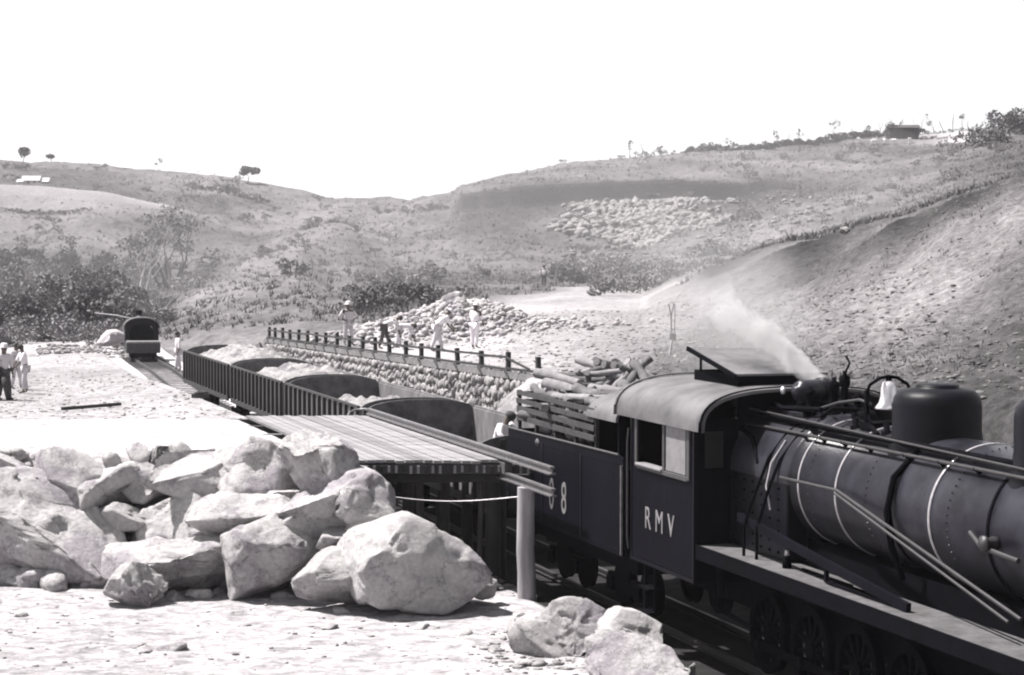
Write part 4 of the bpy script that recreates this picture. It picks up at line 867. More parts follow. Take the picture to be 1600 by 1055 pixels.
B = [
 ([(330,745),(345,705),(400,685),(460,690),(470,730),(450,775),(380,780)], 36.6, 1.2, [(400,730,.6),(440,745,.55)], 'large blown white block between the wide top boulder and the upright one', 'rock'),
 ([(440,850),(455,800),(500,780),(540,800),(560,850),(520,885),(470,880)], 35.1, 1.1, [(490,820,.6),(520,845,.6)], 'angular pale block directly above the dark wedged boulder', 'rock'),
 ([(120,775),(140,735),(190,725),(215,760),(205,800),(160,815)], 36.9, 1.0, [(165,765,.5)], 'pale block right behind the crest of the far left boulder', 'rock'),
 ([(0,770),(20,748),(60,742),(110,752),(150,790),(185,830),(202,858),(178,890),(150,903),(90,902),(30,888),(-60,870),(-70,800)], 36.3, 1.6, [(60,800,.9),(120,850,1.0),(20,840,.95),(90,880,.8),(150,868,.8)], 'big boulder at the far left edge, white on top with a broken grey lower face', 'rock'),
 ([(205,845),(215,800),(250,775),(300,760),(352,760),(360,800),(330,830),(300,850),(240,862)], 36.7, 1.2, [(260,800,.7),(300,830,.8),(230,840,.7)], 'broad pale boulder between the far left boulder and the rounded one in the middle', 'rock'),
 ([(163,915),(170,893),(190,884),(215,884),(235,892),(247,915),(252,938),(225,948),(190,948),(170,938)], 33.9, .8, [(195,900,.35),(225,915,.4),(190,930,.35),(225,935,.35)], 'small rounded grey boulder lying lowest at the front left of the pile', 'rock2'),
 ([(175,890),(190,872),(240,852),(300,840),(330,852),(385,878),(395,900),(340,908),(300,905),(250,915),(200,905)], 35.2, 1.1, [(240,868,.6),(310,870,.7),(280,900,.6),(250,903,.5)], 'long low boulder lying behind the small rounded grey one', 'rock'),
 ([(300,825),(310,795),(345,778),(395,775),(440,790),(456,812),(425,850),(380,874),(345,868),(310,850)], 35.6, 1.1, [(350,810,.75),(400,830,.75),(370,855,.6)], 'rounded pale boulder propped up in the middle of the pile', 'rock'),
 ([(350,918),(375,880),(400,845),(430,820),(465,812),(500,832),(506,865),(480,882),(440,905),(400,926),(370,928)], 34.9, 1.1, [(440,850,.6),(480,860,.6),(400,890,.6),(425,880,.75)], 'slab sided boulder tilted up to the right beside the biggest boulder', 'rock2'),
 ([(545,905),(530,860),(560,840),(600,822),(645,806),(680,826),(715,848),(716,862),(757,882),(752,908),(722,935),(690,940),(620,925),(575,935)], 33.6, 1.7, [(600,868,.9),(660,872,.95),(700,890,.8),(720,905,.6),(640,905,.5)], 'biggest boulder, pale and peaked, at the right end of the pile under the deck', 'rock'),
 ([(468,890),(478,872),(500,866),(540,862),(590,880),(640,905),(660,925),(640,945),(560,948),(500,948),(480,925)], 33.7, 1.2, [(500,890,.5),(540,900,.6),(505,935,.5),(600,925,.5)], 'dark grey boulder wedged under the left side of the biggest boulder', 'rock2'),
 ([(440,735),(475,692),(500,680),(530,688),(554,712),(560,760),(545,785),(480,785),(440,770)], 35.5, 1.2, [(505,715,.55),(530,745,.6),(500,770,.6)], 'upright white boulder at the top of the pile against the deck planks', 'rock'),
 ([(445,800),(465,760),(515,742),(560,750),(590,785),(610,815),(575,850),(520,855),(470,840)], 35.0, 1.2, [(510,785,.7),(550,810,.75),(500,825,.6)], 'cracked pale boulder between the upright white boulder and the biggest one', 'rock'),
 ([(500,850),(520,830),(560,820),(590,845),(580,880),(530,885)], 34.7, .9, [(540,850,.5)], 'small pale boulder tucked above the dark wedged one', 'rock2'),
 ([(190,745),(200,715),(230,700),(262,708),(270,740),(250,768),(205,778)], 37.1, .9, [(225,730,.45),(215,760,.4),(245,745,.4)], 'dark shadowed boulder standing high at the left of the pile', 'rock2'),
 ([(250,790),(265,740),(300,712),(360,700),(420,710),(455,735),(460,770),(430,790),(380,785),(330,775),(290,790)], 36.9, 1.3, [(330,740,.7),(400,755,.7),(290,765,.6)], 'wide white boulder along the top of the pile behind the rounded one', 'rock'),
 ([(60,742),(90,712),(150,700),(190,720),(200,770),(180,800),(140,780),(100,765)], 37.2, 1.1, [(130,735,.6),(160,765,.6)], 'white boulder resting behind the far left boulder on the edge of the fill', 'rock'),
 ([(-60,760),(-50,715),(0,700),(50,705),(65,735),(40,755)], 37.3, 1.1, [(0,735,.6)], 'white boulder cut by the left edge of the photograph, above the big one', 'rock'),
 ([(395,790),(420,770),(455,765),(475,800),(450,815),(415,808)], 36.2, .8, [(435,790,.45)], 'small angular boulder filling the gap left of the cracked one', 'rock'),
 ([(160,800),(185,785),(225,790),(235,815),(205,830),(170,822)], 36.6, .8, [(195,805,.4)], 'small boulder in the dark gap right of the far left boulder', 'rock2'),
 # lower right group
 ([(848,985),(852,962),(875,950),(905,940),(935,950),(946,980),(935,1005),(910,1020),(875,1005)], 30.0, .9, [(890,965,.4),(920,985,.45),(890,995,.4)], 'grey patched boulder left of the locomotive in the lower right group', 'rock2'),
 ([(935,1000),(945,965),(968,953),(990,962),(1018,990),(1030,1010),(1000,1030),(950,1025)], 29.4, .8, [(970,990,.4),(995,1005,.4)], 'peaked white boulder in the middle of the lower right group', 'rock'),
 ([(925,1040),(950,1012),(1000,1006),(1055,1000),(1078,1008),(1086,1035),(1088,1085),(1040,1100),(960,1095),(930,1070)], 27.6, .9, [(980,1030,.45),(1050,1022,.4),(1060,1060,.4),(970,1070,.4)], 'flat topped white boulder at the bottom edge beside the locomotive', 'rock'),
 ([(800,985),(820,972),(870,985),(910,1008),(930,1030),(900,1035),(850,1015),(810,1000)], 29.9, .7, [(860,1000,.3),(900,1020,.3)], 'low layered grey slab in front of the lower right boulders', 'rock2'),
 ([(738,912),(748,898),(768,905),(775,925),(760,935),(742,930)], 33.9, .5, [], 'small pale boulder at the right foot of the biggest boulder', 'rock'),
 ([(805,978),(815,962),(840,965),(848,978),(830,988)], 30.6, .4, [], 'small white stone beside the foot of the front deck post', 'rock'),
]
for i, (sil, Y, dep, rid, lab, mt) in enumerate(B): boulder(sil, Y, dep, rid, lab, (100 if 'flat topped' in lab or 'far left edge' in lab else 108 if 'small rounded grey boulder' in lab else 103)+i*7, mt, sub=5 if len(sil) > 8 else 4)
SMALL = [((255,925,285,948),'flat pale stone in front of the long low boulder'),((285,918,335,948),'pale flat stone right of the flat one at the front of the pile'),((268,910,300,925),'small white stone resting behind the flat stones at the front of the pile'),
 ((330,918,355,936),'small grey stone left of the tilted slab sided boulder'),((422,922,470,946),'pale pointed stone in front of the gap beside the dark wedged boulder'),
 ((520,950,556,962),'thin flat stone below the dark wedged boulder'),((240,1005,290,1030),'broken white stone on the floor near the bottom left'),((205,1010,240,1028),'small flat stone left of the broken white stone near the bottom left'),
 ((20,955,45,967),'thin dark edged stone on the floor at far left'),((500,975,528,990),'small white stone on the floor below the middle of the pile'),((640,975,672,992),'pale stone on the floor below the biggest boulder'),
 ((700,985,740,1002),'flat stone on the floor left of the front post')]
for i, ((a, b_, c_, d_), lab) in enumerate(SMALL):
    Yd = FPX*5.8/((b_+d_)/2+3-385); cx = (a+c_)/2; q = random.Random(i); sil = []
    for k in range(8):
        an = 2*math.pi*k/8; sil.append((cx+(c_-a)/2*math.cos(an)*q.uniform(.8, 1), (b_+d_)/2+(d_-b_)/2*math.sin(an)*q.uniform(.75, 1)))
    boulder(sil, Yd, .4, [], lab, 900+i, 'rock' if i % 3 else 'rock2', sub=3, cat='stone')

# ================================================================ loose rubble
def rubble(name, label, pos, sizes, mt, seed, sub=1, flat=.7, kind='stuff', cat='rubble', lift=.3):
    q = np.random.RandomState(seed); var = [facet_verts(500+k, sub, 11, .42, .8) for k in range(16)]; fcs = ico(sub)[1]
    X_, Y_ = pos[:, 0], pos[:, 1]; Z_ = ground(X_, Y_)[0] if pos.shape[1] == 2 else pos[:, 2]
    av = np.empty((len(X_), len(var[0]), 3), np.float32)
    for i in range(len(X_)):
        v = var[q.randint(16)]*(sizes[i]*np.array([q.uniform(.7, 1.2), q.uniform(.7, 1.2), q.uniform(.5, 1)*flat])); a = q.uniform(0, 6.28); c_, s_ = math.cos(a), math.sin(a)
        av[i, :, 0] = v[:, 0]*c_-v[:, 1]*s_+X_[i]; av[i, :, 1] = v[:, 0]*s_+v[:, 1]*c_+Y_[i]; av[i, :, 2] = v[:, 2]+Z_[i]+sizes[i]*lift*flat
    n = len(var[0]); F2 = (fcs[None]+(np.arange(len(X_))*n)[:, None, None]).reshape(-1, 3)
    o = link(name, np_mesh(name, av.reshape(-1, 3), F2, M[mt])); return tag(o, label, cat, None, kind)
rs = np.random.RandomState(4)
def inpoly(n, u0, u1, Y0, Y1, pw=1.0):
    Y = Y0+(Y1-Y0)*rs.rand(n)**pw; u = u0+(u1-u0)*rs.rand(n); return np.stack([(u-800)/FPX*Y, Y], -1)
p = inpoly(2600, -100, 1150, 26.5, 36.2); tt = CS*p[:, 0]+SN*p[:, 1]; p = p[tt < 10.5]; sz = .006+.05*rs.rand(len(p))**7
rubble('gravel', 'small loose chips scattered over the pale foreground floor', p, sz*1.3, 'rubble', 1, flat=.4, cat='gravel')
p = inpoly(9000, -100, 560, 49, 116, 1.2); tt = CS*p[:, 0]+SN*p[:, 1]; p = p[tt < 10.2]; cl = fbm(p[:, 0]/6, p[:, 1]/9, o=3, seed=5); p = p[cl+rs.rand(len(p))*.6 > .2]
rubble('gravel', 'broken stone scattered over the pale yard left of the wagons', p, .02+.09*rs.rand(len(p))**5, 'rubble', 2, flat=.5, cat='gravel')
p = inpoly(420, -60, 640, 35.6, 38.2); tt = CS*p[:, 0]+SN*p[:, 1]; p = p[(tt < 8.1)]
rubble('rubble', 'smaller broken stones packed between the boulders of the front pile', p, .12+.3*rs.rand(len(p))**1.3, 'rock', 11, sub=2, flat=.9)
p = inpoly(240, 760, 960, 28.6, 31.5); tt = CS*p[:, 0]+SN*p[:, 1]; p = p[tt < 10.4]
rubble('rubble', 'broken flat chips around the foot of the front deck post', p, .03+.12*rs.rand(len(p))**2.5, 'rock2', 13, sub=2, flat=.5)
# mound where the men work
p = np.concatenate([np.stack([rs.normal(-2.1, 1.5, 1500), rs.normal(92.6, 1.8, 1500)], -1), np.stack([rs.normal(-5.2, 1.3, 700), rs.normal(91.6, 1.6, 700)], -1), np.stack([rs.normal(-.3, 2.0, 500), rs.normal(91, 2.2, 500)], -1)])
rubble('rubble_mound', 'mound of broken white stone behind the fence where the men work', p, .06+.24*rs.rand(len(p))**2.5, 'ore', 3, flat=.9)
p = inpoly(1500, 720, 1080, 60, 110); rubble('gravel', 'stone chips on the pale bench beyond the fence', p, .04+.1*rs.rand(len(p))**3, 'rubble', 4, flat=.55, cat='gravel')
# far quarry tip: dense stones below the dark face
p = inpoly(5200, 860, 1150, 236, 276); u_ = 800+FPX*p[:, 0]/p[:, 1]; Yc = p[:, 1]
k = ((u_-1005)/140)**2+((Yc-262)/19)**2; p = p[(k+fbm(p[:, 0]/4, p[:, 1]/6, o=4, seed=8)*1.3+rs.rand(len(p))*.5) < .95]
rubble('quarry_tip', 'tip of pale quarried blocks below the dark rock face on the far hillside', p, .2+.75*rs.rand(len(p))**2.2, 'tip', 5, flat=.95)
p = inpoly(500, 860, 1300, 195, 280); rubble('quarry_tip', 'stray pale blocks scattered on the far hillside around the quarry tip', p, .15+.5*rs.rand(len(p))**2.5, 'tip', 6, flat=.8)
# dirt clods on the right bank and behind the log pile
p = inpoly(9000, 1010, 1700, 34, 78); tt = CS*p[:, 0]+SN*p[:, 1]; p = p[tt > 15.5]; cl = fbm(p[:, 0]/2.5, p[:, 1]/5, o=3, seed=15); p = p[cl+rs.rand(len(p))*.6 > .18]
rubble('bank_rubble', 'coarse clods and broken rock covering the cut bank behind the locomotive', p, .025+.11*rs.rand(len(p))**3, 'dirt', 7, flat=.6, lift=.1)
p = inpoly(900, 560, 900, 35, 45); tt = CS*p[:, 0]+SN*p[:, 1]; p = p[(tt > 7.9) & (tt < 10.7)]
rubble('rubble', 'dark shaded rubble lying beneath the timber deck', p, .05+.16*rs.rand(len(p))**2, 'rubble', 8)
p = inpoly(260, 60, 240, 104, 113); rubble('rubble', 'small heap of broken stone at the far side of the yard', p, .1+.22*rs.rand(len(p))**2, 'rubble', 9)
o = boulder([(148,536),(158,524),(172,519),(185,524),(193,534),(170,541)], 110, 1.5, [], 'pale stone heap beside the distant locomotive at the far end of the yard', 77, 'ore', 3, cat='stone heap')
o = boulder([(688,462),(696,459),(722,462),(728,468),(722,476),(694,474)], 92.5, .8, [], 'large flat slab lying on top of the white rubble mound', 78, 'rock', 3)
for i, (u, v, Y, s_, lab) in enumerate(((1320,363,88,8,'pale boulder on the crest of the right hand bank'),(1135,411,124,17,'wide pale outcrop just beyond the crest of the bank'))):
    boulder([(u-s_,v),(u-s_*.6,v-s_*.3),(u+s_*.5,v-s_*.35),(u+s_,v),(u+s_*.5,v+s_*.3),(u-s_*.6,v+s_*.3)], Y, 1.0, [], lab, 60+i, 'tip', 3)

# ================================================================ log pile on the bank, beam, rod, stump
rng = random.Random(9)
for k in range(75):
    u = rng.uniform(838, 1015); Y = rng.uniform(50, 55.5) if u > 880 else rng.uniform(49, 52); X = (u-800)/FPX*Y; L_ = rng.uniform(.7, 1.5)
    hgt = max(0, 1-((u-930)/95)**2)
    z = gz(X, Y)+.08+rng.random()*.45*hgt; yaw = rng.choice((rng.gauss(.9, .5), rng.gauss(-.6, .5), rng.uniform(0, 3)))
    o = link('cut_log', LOGS[k % 12], None, (X, Y, z), (rng.gauss(0, .1), rng.gauss(0, .3), yaw), (L_, 1.1, 1.1)); tag(o, 'cut branch log thrown on the untidy pile between the stone wall and the locomotive cab', 'log', 'logs in the pile above the tender')
for (u0, v0, u1, v1, Y, r, lab) in ((838,583,905,600,49,.12,'long pale peeled log slanting at the left end of the log pile'), (852,600,925,622,47.5,.15,'thickest pale log lying just above the tender rack'), (965,583,990,603,52,.1,'short pale log standing askew at the right of the log pile')):
    a = V(u0, v0, Y+.5); b_ = V(u1, v1, Y-.5); c = (a+b_)/2; o = MB().tube([a-c, (a-c)*.3+Vector((0, 0, .02)), (b_-c)*.4, b_-c], [r, r*1.05, r, r*.9], 12).build('peeled_log', M['log2'], None, c); tag(o, lab, 'log')
p_ = Vector(((878-800)/FPX*54, 54, 0)); p_.z = gz(p_.x, p_.y)
ms = MB().box(-.17, .17, -.15, .15, -.1, .25).box(.02, .14, -.06, .06, .25, .42).build('timber_block', M['fence'], None, p_, (0, 0, .3), bevel=.02); tag(ms, 'dark timber block standing by itself past the near end of the fence', 'timber block')
# double rod lamp stand on the bank
Yp = 66.0; base = V(1050, 531, Yp); gzz = gz(base.x, base.y)
SG = tag(empty('marker_stand', (base.x, base.y, gzz)), 'thin forked double pole with a low dark box standing above the log pile', 'marker stand')
d = base.z-gzz
m = MB(); m.tube([(-.03, 0, -.2), (-.02, 0, d), (-.03, 0, d+.75), (-.11, 0, d+1.12)], .022, 6); m.tube([(-.03, 0, d+.7), (.06, 0, d+1.14)], .02, 6); m.build('pole', M['fence'], SG)
MB().tube([(.08, 0, d-.02), (.09, 0, d+1.12)], .014, 6).build('rod', M['fence'], SG)
MB().box(-.07, .12, -.07, .07, d-.02, d+.2).build('box', M['fence'], SG, bevel=.01)
m = MB(); e2 = V(1030, 580, 60)-SG.location; m.tube([(-.02, 0, d), Vector((-.02, 0, d)).lerp(e2, .5)+Vector((.08, 0, -.15)), e2], .02, 6); tag(m.build('rope', M['log2'], None, SG.location), 'pale rope hanging down from the forked pole to the slope', 'rope')
# plank and timber lying in the yard
a = V(97, 648, 64); b_ = V(188, 637, 66)
for pt in (a, b_): pt.z = gz(pt.x, pt.y)+.1
tag(MB().bar(a, b_, .1, .1).build('fallen_beam', M['fence']), 'long dark beam lying on the pale yard at left', 'beam')
a = V(300, 628, 68); b_ = V(327, 626, 68); a.z = b_.z = gz(a.x, a.y)+.07
tag(MB().bar(a, b_, .22, .13).bar(a+Vector((.1, -.12, .08)), b_+Vector((-.05, .05, .1)), .08, .07).build('timber_baulk', M['timber']), 'short dark timber lying in the yard left of the wagons', 'timber')
# ================================================================ people
def skin_mesh(verts, edges, radii, sub=1, root=0):
    me = bpy.data.meshes.new('s'); me.from_pydata([tuple(v) for v in verts], edges, []); o = bpy.data.objects.new('s', me); COL.objects.link(o)
    md = o.modifiers.new('k', 'SKIN'); md.use_smooth_shade = True; md.branch_smoothing = .3
    for i, r in enumerate(radii):
        sv = me.skin_vertices[0].data[i]; sv.radius = (r, r) if not isinstance(r, tuple) else r; sv.use_root = (i == root)
    sb = o.modifiers.new('b', 'SUBSURF'); sb.levels = sub; sb.render_levels = sub
    bpy.context.view_layer.update()
    m2 = bpy.data.meshes.new_from_object(o.evaluated_get(bpy.context.evaluated_depsgraph_get()))
    bpy.data.objects.remove(o); bpy.data.meshes.remove(me)
    return m2
def person(loc, h, face, label, bend=0.0, arms='down', top='shirt', legs='trousers', hat=None, step=.12, headtilt=0, group=None):
    """face: heading of the body (radians about z, 0 = looking along +x)"""
    k = h/1.72; T_ = empty('person', loc, face); tag(T_, label, 'person', group)
    pel = Vector((0, 0, .93))
    def up(p):  # bend the upper body forward about the hips
        v = Vector(p)-pel; c_, s_ = math.cos(bend), math.sin(bend)
        return pel+Vector((v.x*c_+v.z*s_, v.y, -v.x*s_+v.z*c_))
    sh = .19
    J = {'pel': pel, 'belly': up((0.01, 0, 1.08)), 'chest': up((0, 0, 1.27)), 'neck': up((-.01, 0, 1.45)), 'h0': up((.0, 0, 1.52)), 'h1': up((.02, 0, 1.60)), 'h2': up((.015, 0, 1.68))}
    for sd_, nm in ((1, 'l'), (-1, 'r')):
        J['sh'+nm] = up((0, sd_*sh, 1.41)); J['hip'+nm] = Vector((0, sd_*.1, .88))
        st_ = step*(1 if sd_ > 0 else -1)
        J['kn'+nm] = Vector((st_*.5+.03, sd_*.11, .49)); J['an'+nm] = Vector((st_, sd_*.11, .09)); J['to'+nm] = Vector((st_+.17, sd_*.13, .04))
        s0_ = J['sh'+nm]
        if arms == 'down': e = s0_+Vector((.0, sd_*.07, -.28)); w_ = e+Vector((.06, sd_*.0, -.25))
        elif arms == 'hips': e = s0_+Vector((-.06, sd_*.17, -.25)); w_ = e+Vector((.12, -sd_*.17, -.14))
        elif arms == 'work': e = s0_+Vector((.12, sd_*.05, -.25)); w_ = e+Vector((.16, -sd_*.06, -.18))
        elif arms == 'reach': e = s0_+Vector((.10, sd_*.04, -.26)); w_ = e+Vector((.08, -sd_*.02, -.25))
        elif arms == 'lean': e = s0_+Vector((.1, sd_*.16, -.2)); w_ = e+Vector((.18, -sd_*.08, -.06))
        J['el'+nm] = e; J['wr'+nm] = w_; J['ha'+nm] = w_+(w_-e).normalized()*.09
    keys = list(J); I = {n: i for i, n in enumerate(keys)}; vs = [J[n] for n in keys]
    E_ = [('pel', 'belly'), ('belly', 'chest'), ('chest', 'neck'), ('neck', 'h0'), ('h0', 'h1'), ('h1', 'h2')]
    rad = {'pel': .125, 'belly': .12, 'chest': .14, 'neck': .055, 'h0': .075, 'h1': .095, 'h2': .07}
    for nm in 'lr':
        E_ += [('chest', 'sh'+nm), ('sh'+nm, 'el'+nm), ('el'+nm, 'wr'+nm), ('wr'+nm, 'ha'+nm), ('pel', 'hip'+nm), ('hip'+nm, 'kn'+nm), ('kn'+nm, 'an'+nm), ('an'+nm, 'to'+nm)]
        rad.update({'sh'+nm: .06, 'el'+nm: .042, 'wr'+nm: .03, 'ha'+nm: .035, 'hip'+nm: .085, 'kn'+nm: .055, 'an'+nm: .04, 'to'+nm: .035})
    body = skin_mesh(vs, [(I[a], I[b_]) for a, b_ in E_], [rad[n] for n in keys], 1, I['pel'])
    bm = bmesh.new(); bm.from_mesh(body)
    # nose, ears and separate bent fingers with a thumb from the side of the palm
    def blob(p, q_, r0, r1):
        p = Vector(p); q_ = Vector(q_); d = (q_-p); L2 = d.length; Mx = Matrix.Translation((p+q_)/2) @ d.to_track_quat('Z', 'Y').to_matrix().to_4x4()
        bmesh.ops.create_cone(bm, cap_ends=True, segments=6, radius1=r0, radius2=r1, depth=L2, matrix=Mx)
    hd = (J['h2']-J['h0']).normalized(); fw_ = (Vector((1, 0, 0))-hd*hd.x).normalized() if abs(hd.x) < .95 else Vector((0, 0, -1))
    hc = J['h1']; blob(hc+fw_*.08, hc+fw_*.125-hd*.02, .02, .012)
    for sg in (-1, 1): blob(hc+Vector((0, sg*.085, 0))-hd*.02, hc+Vector((0, sg*.105, 0))+hd*.03, .02, .018)
    for nm, sg in (('l', 1), ('r', -1)):
        d = (J['ha'+nm]-J['wr'+nm]).normalized(); sdv = Vector((1, 0, 0)); sdv = (sdv-d*d.dot(sdv)).normalized(); pn = d.cross(sdv)*sg
        for q_, ln in ((-1.5, .06), (-.5, .075), (.5, .08), (1.5, .07)):
            a = J['ha'+nm]+sdv*q_*.019+d*.02; b2 = a+d*ln*.6; c2_ = b2+(d*.75-pn*.6).normalized()*ln*.5; blob(a, b2, .0095, .009); blob(b2, c2_, .009, .007)
        a = J['wr'+nm]+d*.04+sdv*.03; b2 = a+(d+sdv*.9).normalized()*.045; blob(a, b2, .012, .01); blob(b2, b2+d*.035, .01, .008)
    bm.to_mesh(body); bm.free(); body.materials.clear(); body.materials.append(M['skin'])
    for p in body.polygons: p.use_smooth = True
    def S(me, name, mt):
        me.materials.clear(); me.materials.append(M[mt]); o = link(name, me, T_)
        for p in me.polygons: p.use_smooth = True
        o.scale = (k, k, k); return o
    S(body, 'body', 'skin')
    # shirt
    ks = ['pel', 'belly', 'chest', 'nk']; J['nk'] = J['chest'].lerp(J['neck'], .75); es = [('pel', 'belly'), ('belly', 'chest'), ('chest', 'nk')]; rd = {'pel': .155, 'belly': .15, 'chest': .165, 'nk': .085}
    for nm in 'lr':
        J['cu'+nm] = J['el'+nm].lerp(J['wr'+nm], .55 if arms != 'work' else .2); ks += ['sh'+nm, 'el'+nm, 'cu'+nm]; es += [('chest', 'sh'+nm), ('sh'+nm, 'el'+nm), ('el'+nm, 'cu'+nm)]; rd.update({'sh'+nm: .088, 'el'+nm: .065, 'cu'+nm: .055})
    Ii = {n: i for i, n in enumerate(ks)}
    S(skin_mesh([J[n] for n in ks], [(Ii[a], Ii[b_]) for a, b_ in es], [rd[n] for n in ks], 1, 0), 'shirt', top)
    ks = ['pel']; es = []; rd = {'pel': .15}
    for nm in 'lr':
        J['hm'+nm] = J['kn'+nm].lerp(J['an'+nm], .92); ks += ['hip'+nm, 'kn'+nm, 'hm'+nm]; es += [('pel', 'hip'+nm), ('hip'+nm, 'kn'+nm), ('kn'+nm, 'hm'+nm)]; rd.update({'hip'+nm: .11, 'kn'+nm: .085, 'hm'+nm: .075})
    Ii = {n: i for i, n in enumerate(ks)}
    S(skin_mesh([J[n] for n in ks], [(Ii[a], Ii[b_]) for a, b_ in es], [rd[n] for n in ks], 1, 0), 'trousers', legs)
    Mh = Matrix.Translation(J['h1']+hd*.055) @ hd.to_track_quat('Z', 'X').to_matrix().to_4x4()
    if hat: S2 = MB().lathe([(.18, -.01), (.19, 0), (.11, .015), (.105, .08), (.08, .12), (0, .125)] if hat != 'cap' else [(.112, -.04), (.115, 0), (.1, .05), (.05, .08), (0, .085)], 20, Mh, capped=False)
    else: S2 = MB().lathe([(.102, -.06), (.108, -.01), (.1, .045), (.06, .085), (0, .095)], 16, Mh @ Matrix.Translation((-.012, 0, -.01)), capped=False)
    me = bpy.data.meshes.new('hat' if hat else 'hair'); me.from_pydata(S2.v, [], S2.f)
    S(me, 'hat' if hat else 'hair', {'straw': 'straw', None: 'hat', 'cap': 'hat', 'dark': 'hat'}[hat])
    return T_
def on(u, Y): X = (u-800)/FPX*Y; return Vector((X, Y, gz(X, Y)))
def tool(a, b_, label, head=True):
    a = Vector(a); b_ = Vector(b_); c = a; T_ = tag(empty('hand_tool', c), label, 'tool')
    MB().tube([(0, 0, 0), b_-a], .02, 6).build('handle', M['bark2'], T_)
    if head: MB().bar(b_-a+Vector((-.22, 0, .0)), b_-a+Vector((.22, 0, -.05)), .05, .05).build('head', M['dark'], T_)
person(on(544, 87), 1.78, R(-60), 'man in pale clothes and a white hat standing by the far end of the fence', arms='hips', top='cream', legs='cream', hat='straw')
person(on(600, 84), 1.75, R(0), 'man in white shirt and dark trousers bending over the rubble by the fence', bend=R(62), arms='reach', top='cream', legs='trousers', step=.2)
person(on(622, 86), 1.65, R(10), 'man crouching low with a dark head just right of the bending man', bend=R(85), arms='reach', top='cream', legs='cream', step=.1)
person(on(682, 79), 1.78, R(20), 'man all in white stooping forward at the white rubble mound', bend=R(42), arms='work', top='shirt', legs='cream', hat='straw', step=.25)
person(on(741, 81), 1.72, R(60), 'man in white standing upright, back turned, at the white mound', arms='work', top='shirt', legs='shirt', hat='straw', bend=R(8), step=.05)
person(on(850, 168), 1.75, R(-100), 'lone distant man in white shirt and dark trousers standing on the pale path', arms='hips', top='shirt', legs='trousers')
person(on(278, 93), 1.78, R(200), 'man in white shirt and pale trousers standing behind the farthest wagon', arms='down', top='shirt', legs='cream')
person(on(38, 73), 1.72, R(-150), 'man in white shirt and light trousers looking down in the yard at far left', bend=R(10), arms='work', top='shirt', legs='cream', step=.1)
person(on(24, 75), 1.66, R(-30), 'man half hidden behind the one looking down at far left', arms='down', top='cream', legs='cream')
person(on(5, 70), 1.85, R(-40), 'man in pale shirt cut off by the left edge of the photograph', arms='down', top='cream', legs='trousers', hat='straw')
person(P(38.55, 11.55, 1.14), 1.6, R(-35), 'man with a dark cap and white shirt leaning forward behind the tender', bend=R(28), arms='lean', top='shirt', legs='trousers', hat='cap')
a = on(602, 83.6)+Vector((.45, -.2, .55)); tool(a, a+Vector((.5, -.3, -.5)), 'pick with a long handle held by the man bending by the fence')
# truck corner at the left edge: wheel and side of a tipping cart
g_ = on(4, 70.5)
CT = tag(empty('hand_cart', g_+Vector((-.4, -.3, 0))), 'dark cart with a black tyred wheel cut off by the left edge of the photograph', 'cart')
MB().lathe([(.0, -.06), (.2, -.06), (.22, -.09), (.42, -.09), (.47, -.05), (.47, .05), (.42, .09), (.22, .09), (.2, .06), (0, .06)], 24, Matrix.Translation((.62, -.25, .47)) @ Matrix.Rotation(R(12), 4, 'Z') @ Matrix.Rotation(R(78), 4, 'Y'), capped=False).build('wheel', M['tyre'], CT)
MB().box(-1.2, .46, -.5, .5, .55, 1.15).build('cart_body', M['shed'], CT, bevel=.02)
MB().tube([(-1.0, 0, .5), (-2.2, 0, .3)], .04).build('tow_bar', M['dark'], CT)

# ================================================================ distant locomotive at the end of the line
sF = 101.0; tF = track_t(sF); ang = ROTZ-R(5)
FL = tag(empty('distant_locomotive', P(sF, tF-.15, .44), ang), 'small dark locomotive with an arched cab seen tender first at the end of the line', 'locomotive')
MB().box(-1.6, .4, -.95, .95, .35, .95).build('tender_tank', M['wagon_rib'], FL, bevel=.03)
MB().box(-1.55, .35, -.9, .9, .955, 1.0).build('tender_top', M['wagon'], FL)
MB().box(-1.5, .3, -.75, .75, .1, .35).build('tender_frame', M['dark'], FL)
for x in (-3.4, -1.9):
    m = MB(); a_ = [(-.95, .5)]+arch(-.95, .95, 1.7, 2.25, 12, 2.3)+[(.95, .5)]
    inn = [(-.7, .9)]+arch(-.7, .7, 1.5, 1.9, 12, 2.3)+[(.7, .9)]
    vs = [(x, y, z) for y, z in a_]+[(x, y, z) for y, z in inn]+[(x+.05, y, z) for y, z in a_]+[(x+.05, y, z) for y, z in inn]; K = len(a_)
    fs = []
    for k in range(K):
        k2 = (k+1) % K; fs += [(k, k2, K+k2, K+k), (2*K+k2, 2*K+k, 3*K+k, 3*K+k2), (k2, k, 2*K+k, 2*K+k2), (K+k, K+k2, 3*K+k2, 3*K+k)]
    m.add(vs, fs); m.build('cab_end', M['black'], FL)
for y in (-.95, .9): MB().box(-3.4, -1.9, y, y+.05, .5, 1.7).build('cab_side', M['black'], FL)
arch_sheet(-3.6, -1.6, -1.03, 1.03, 1.66, 2.3, p=2.3, n=16).build('cab_roof', M['cabtrim'], FL)
MB().lathe([(.6, 3.4), (.6, 7.0), (.0, 7.02)], 24, Matrix.Translation((0, 0, 1.25)) @ Matrix.Rotation(R(-90), 4, 'Y')).build('boiler', M['black'], FL)
MB().lathe([(.2, 1.7), (.2, 2.5), (.26, 2.6), (.0, 2.6)], 14, Matrix.Translation((-6.4, 0, 0))).build('chimney', M['black'], FL)
MB().lathe([(.3, 1.7), (.3, 2.2), (.2, 2.32), (0, 2.35)], 14, Matrix.Translation((-4.6, 0, 0))).build('dome', M['black'], FL)
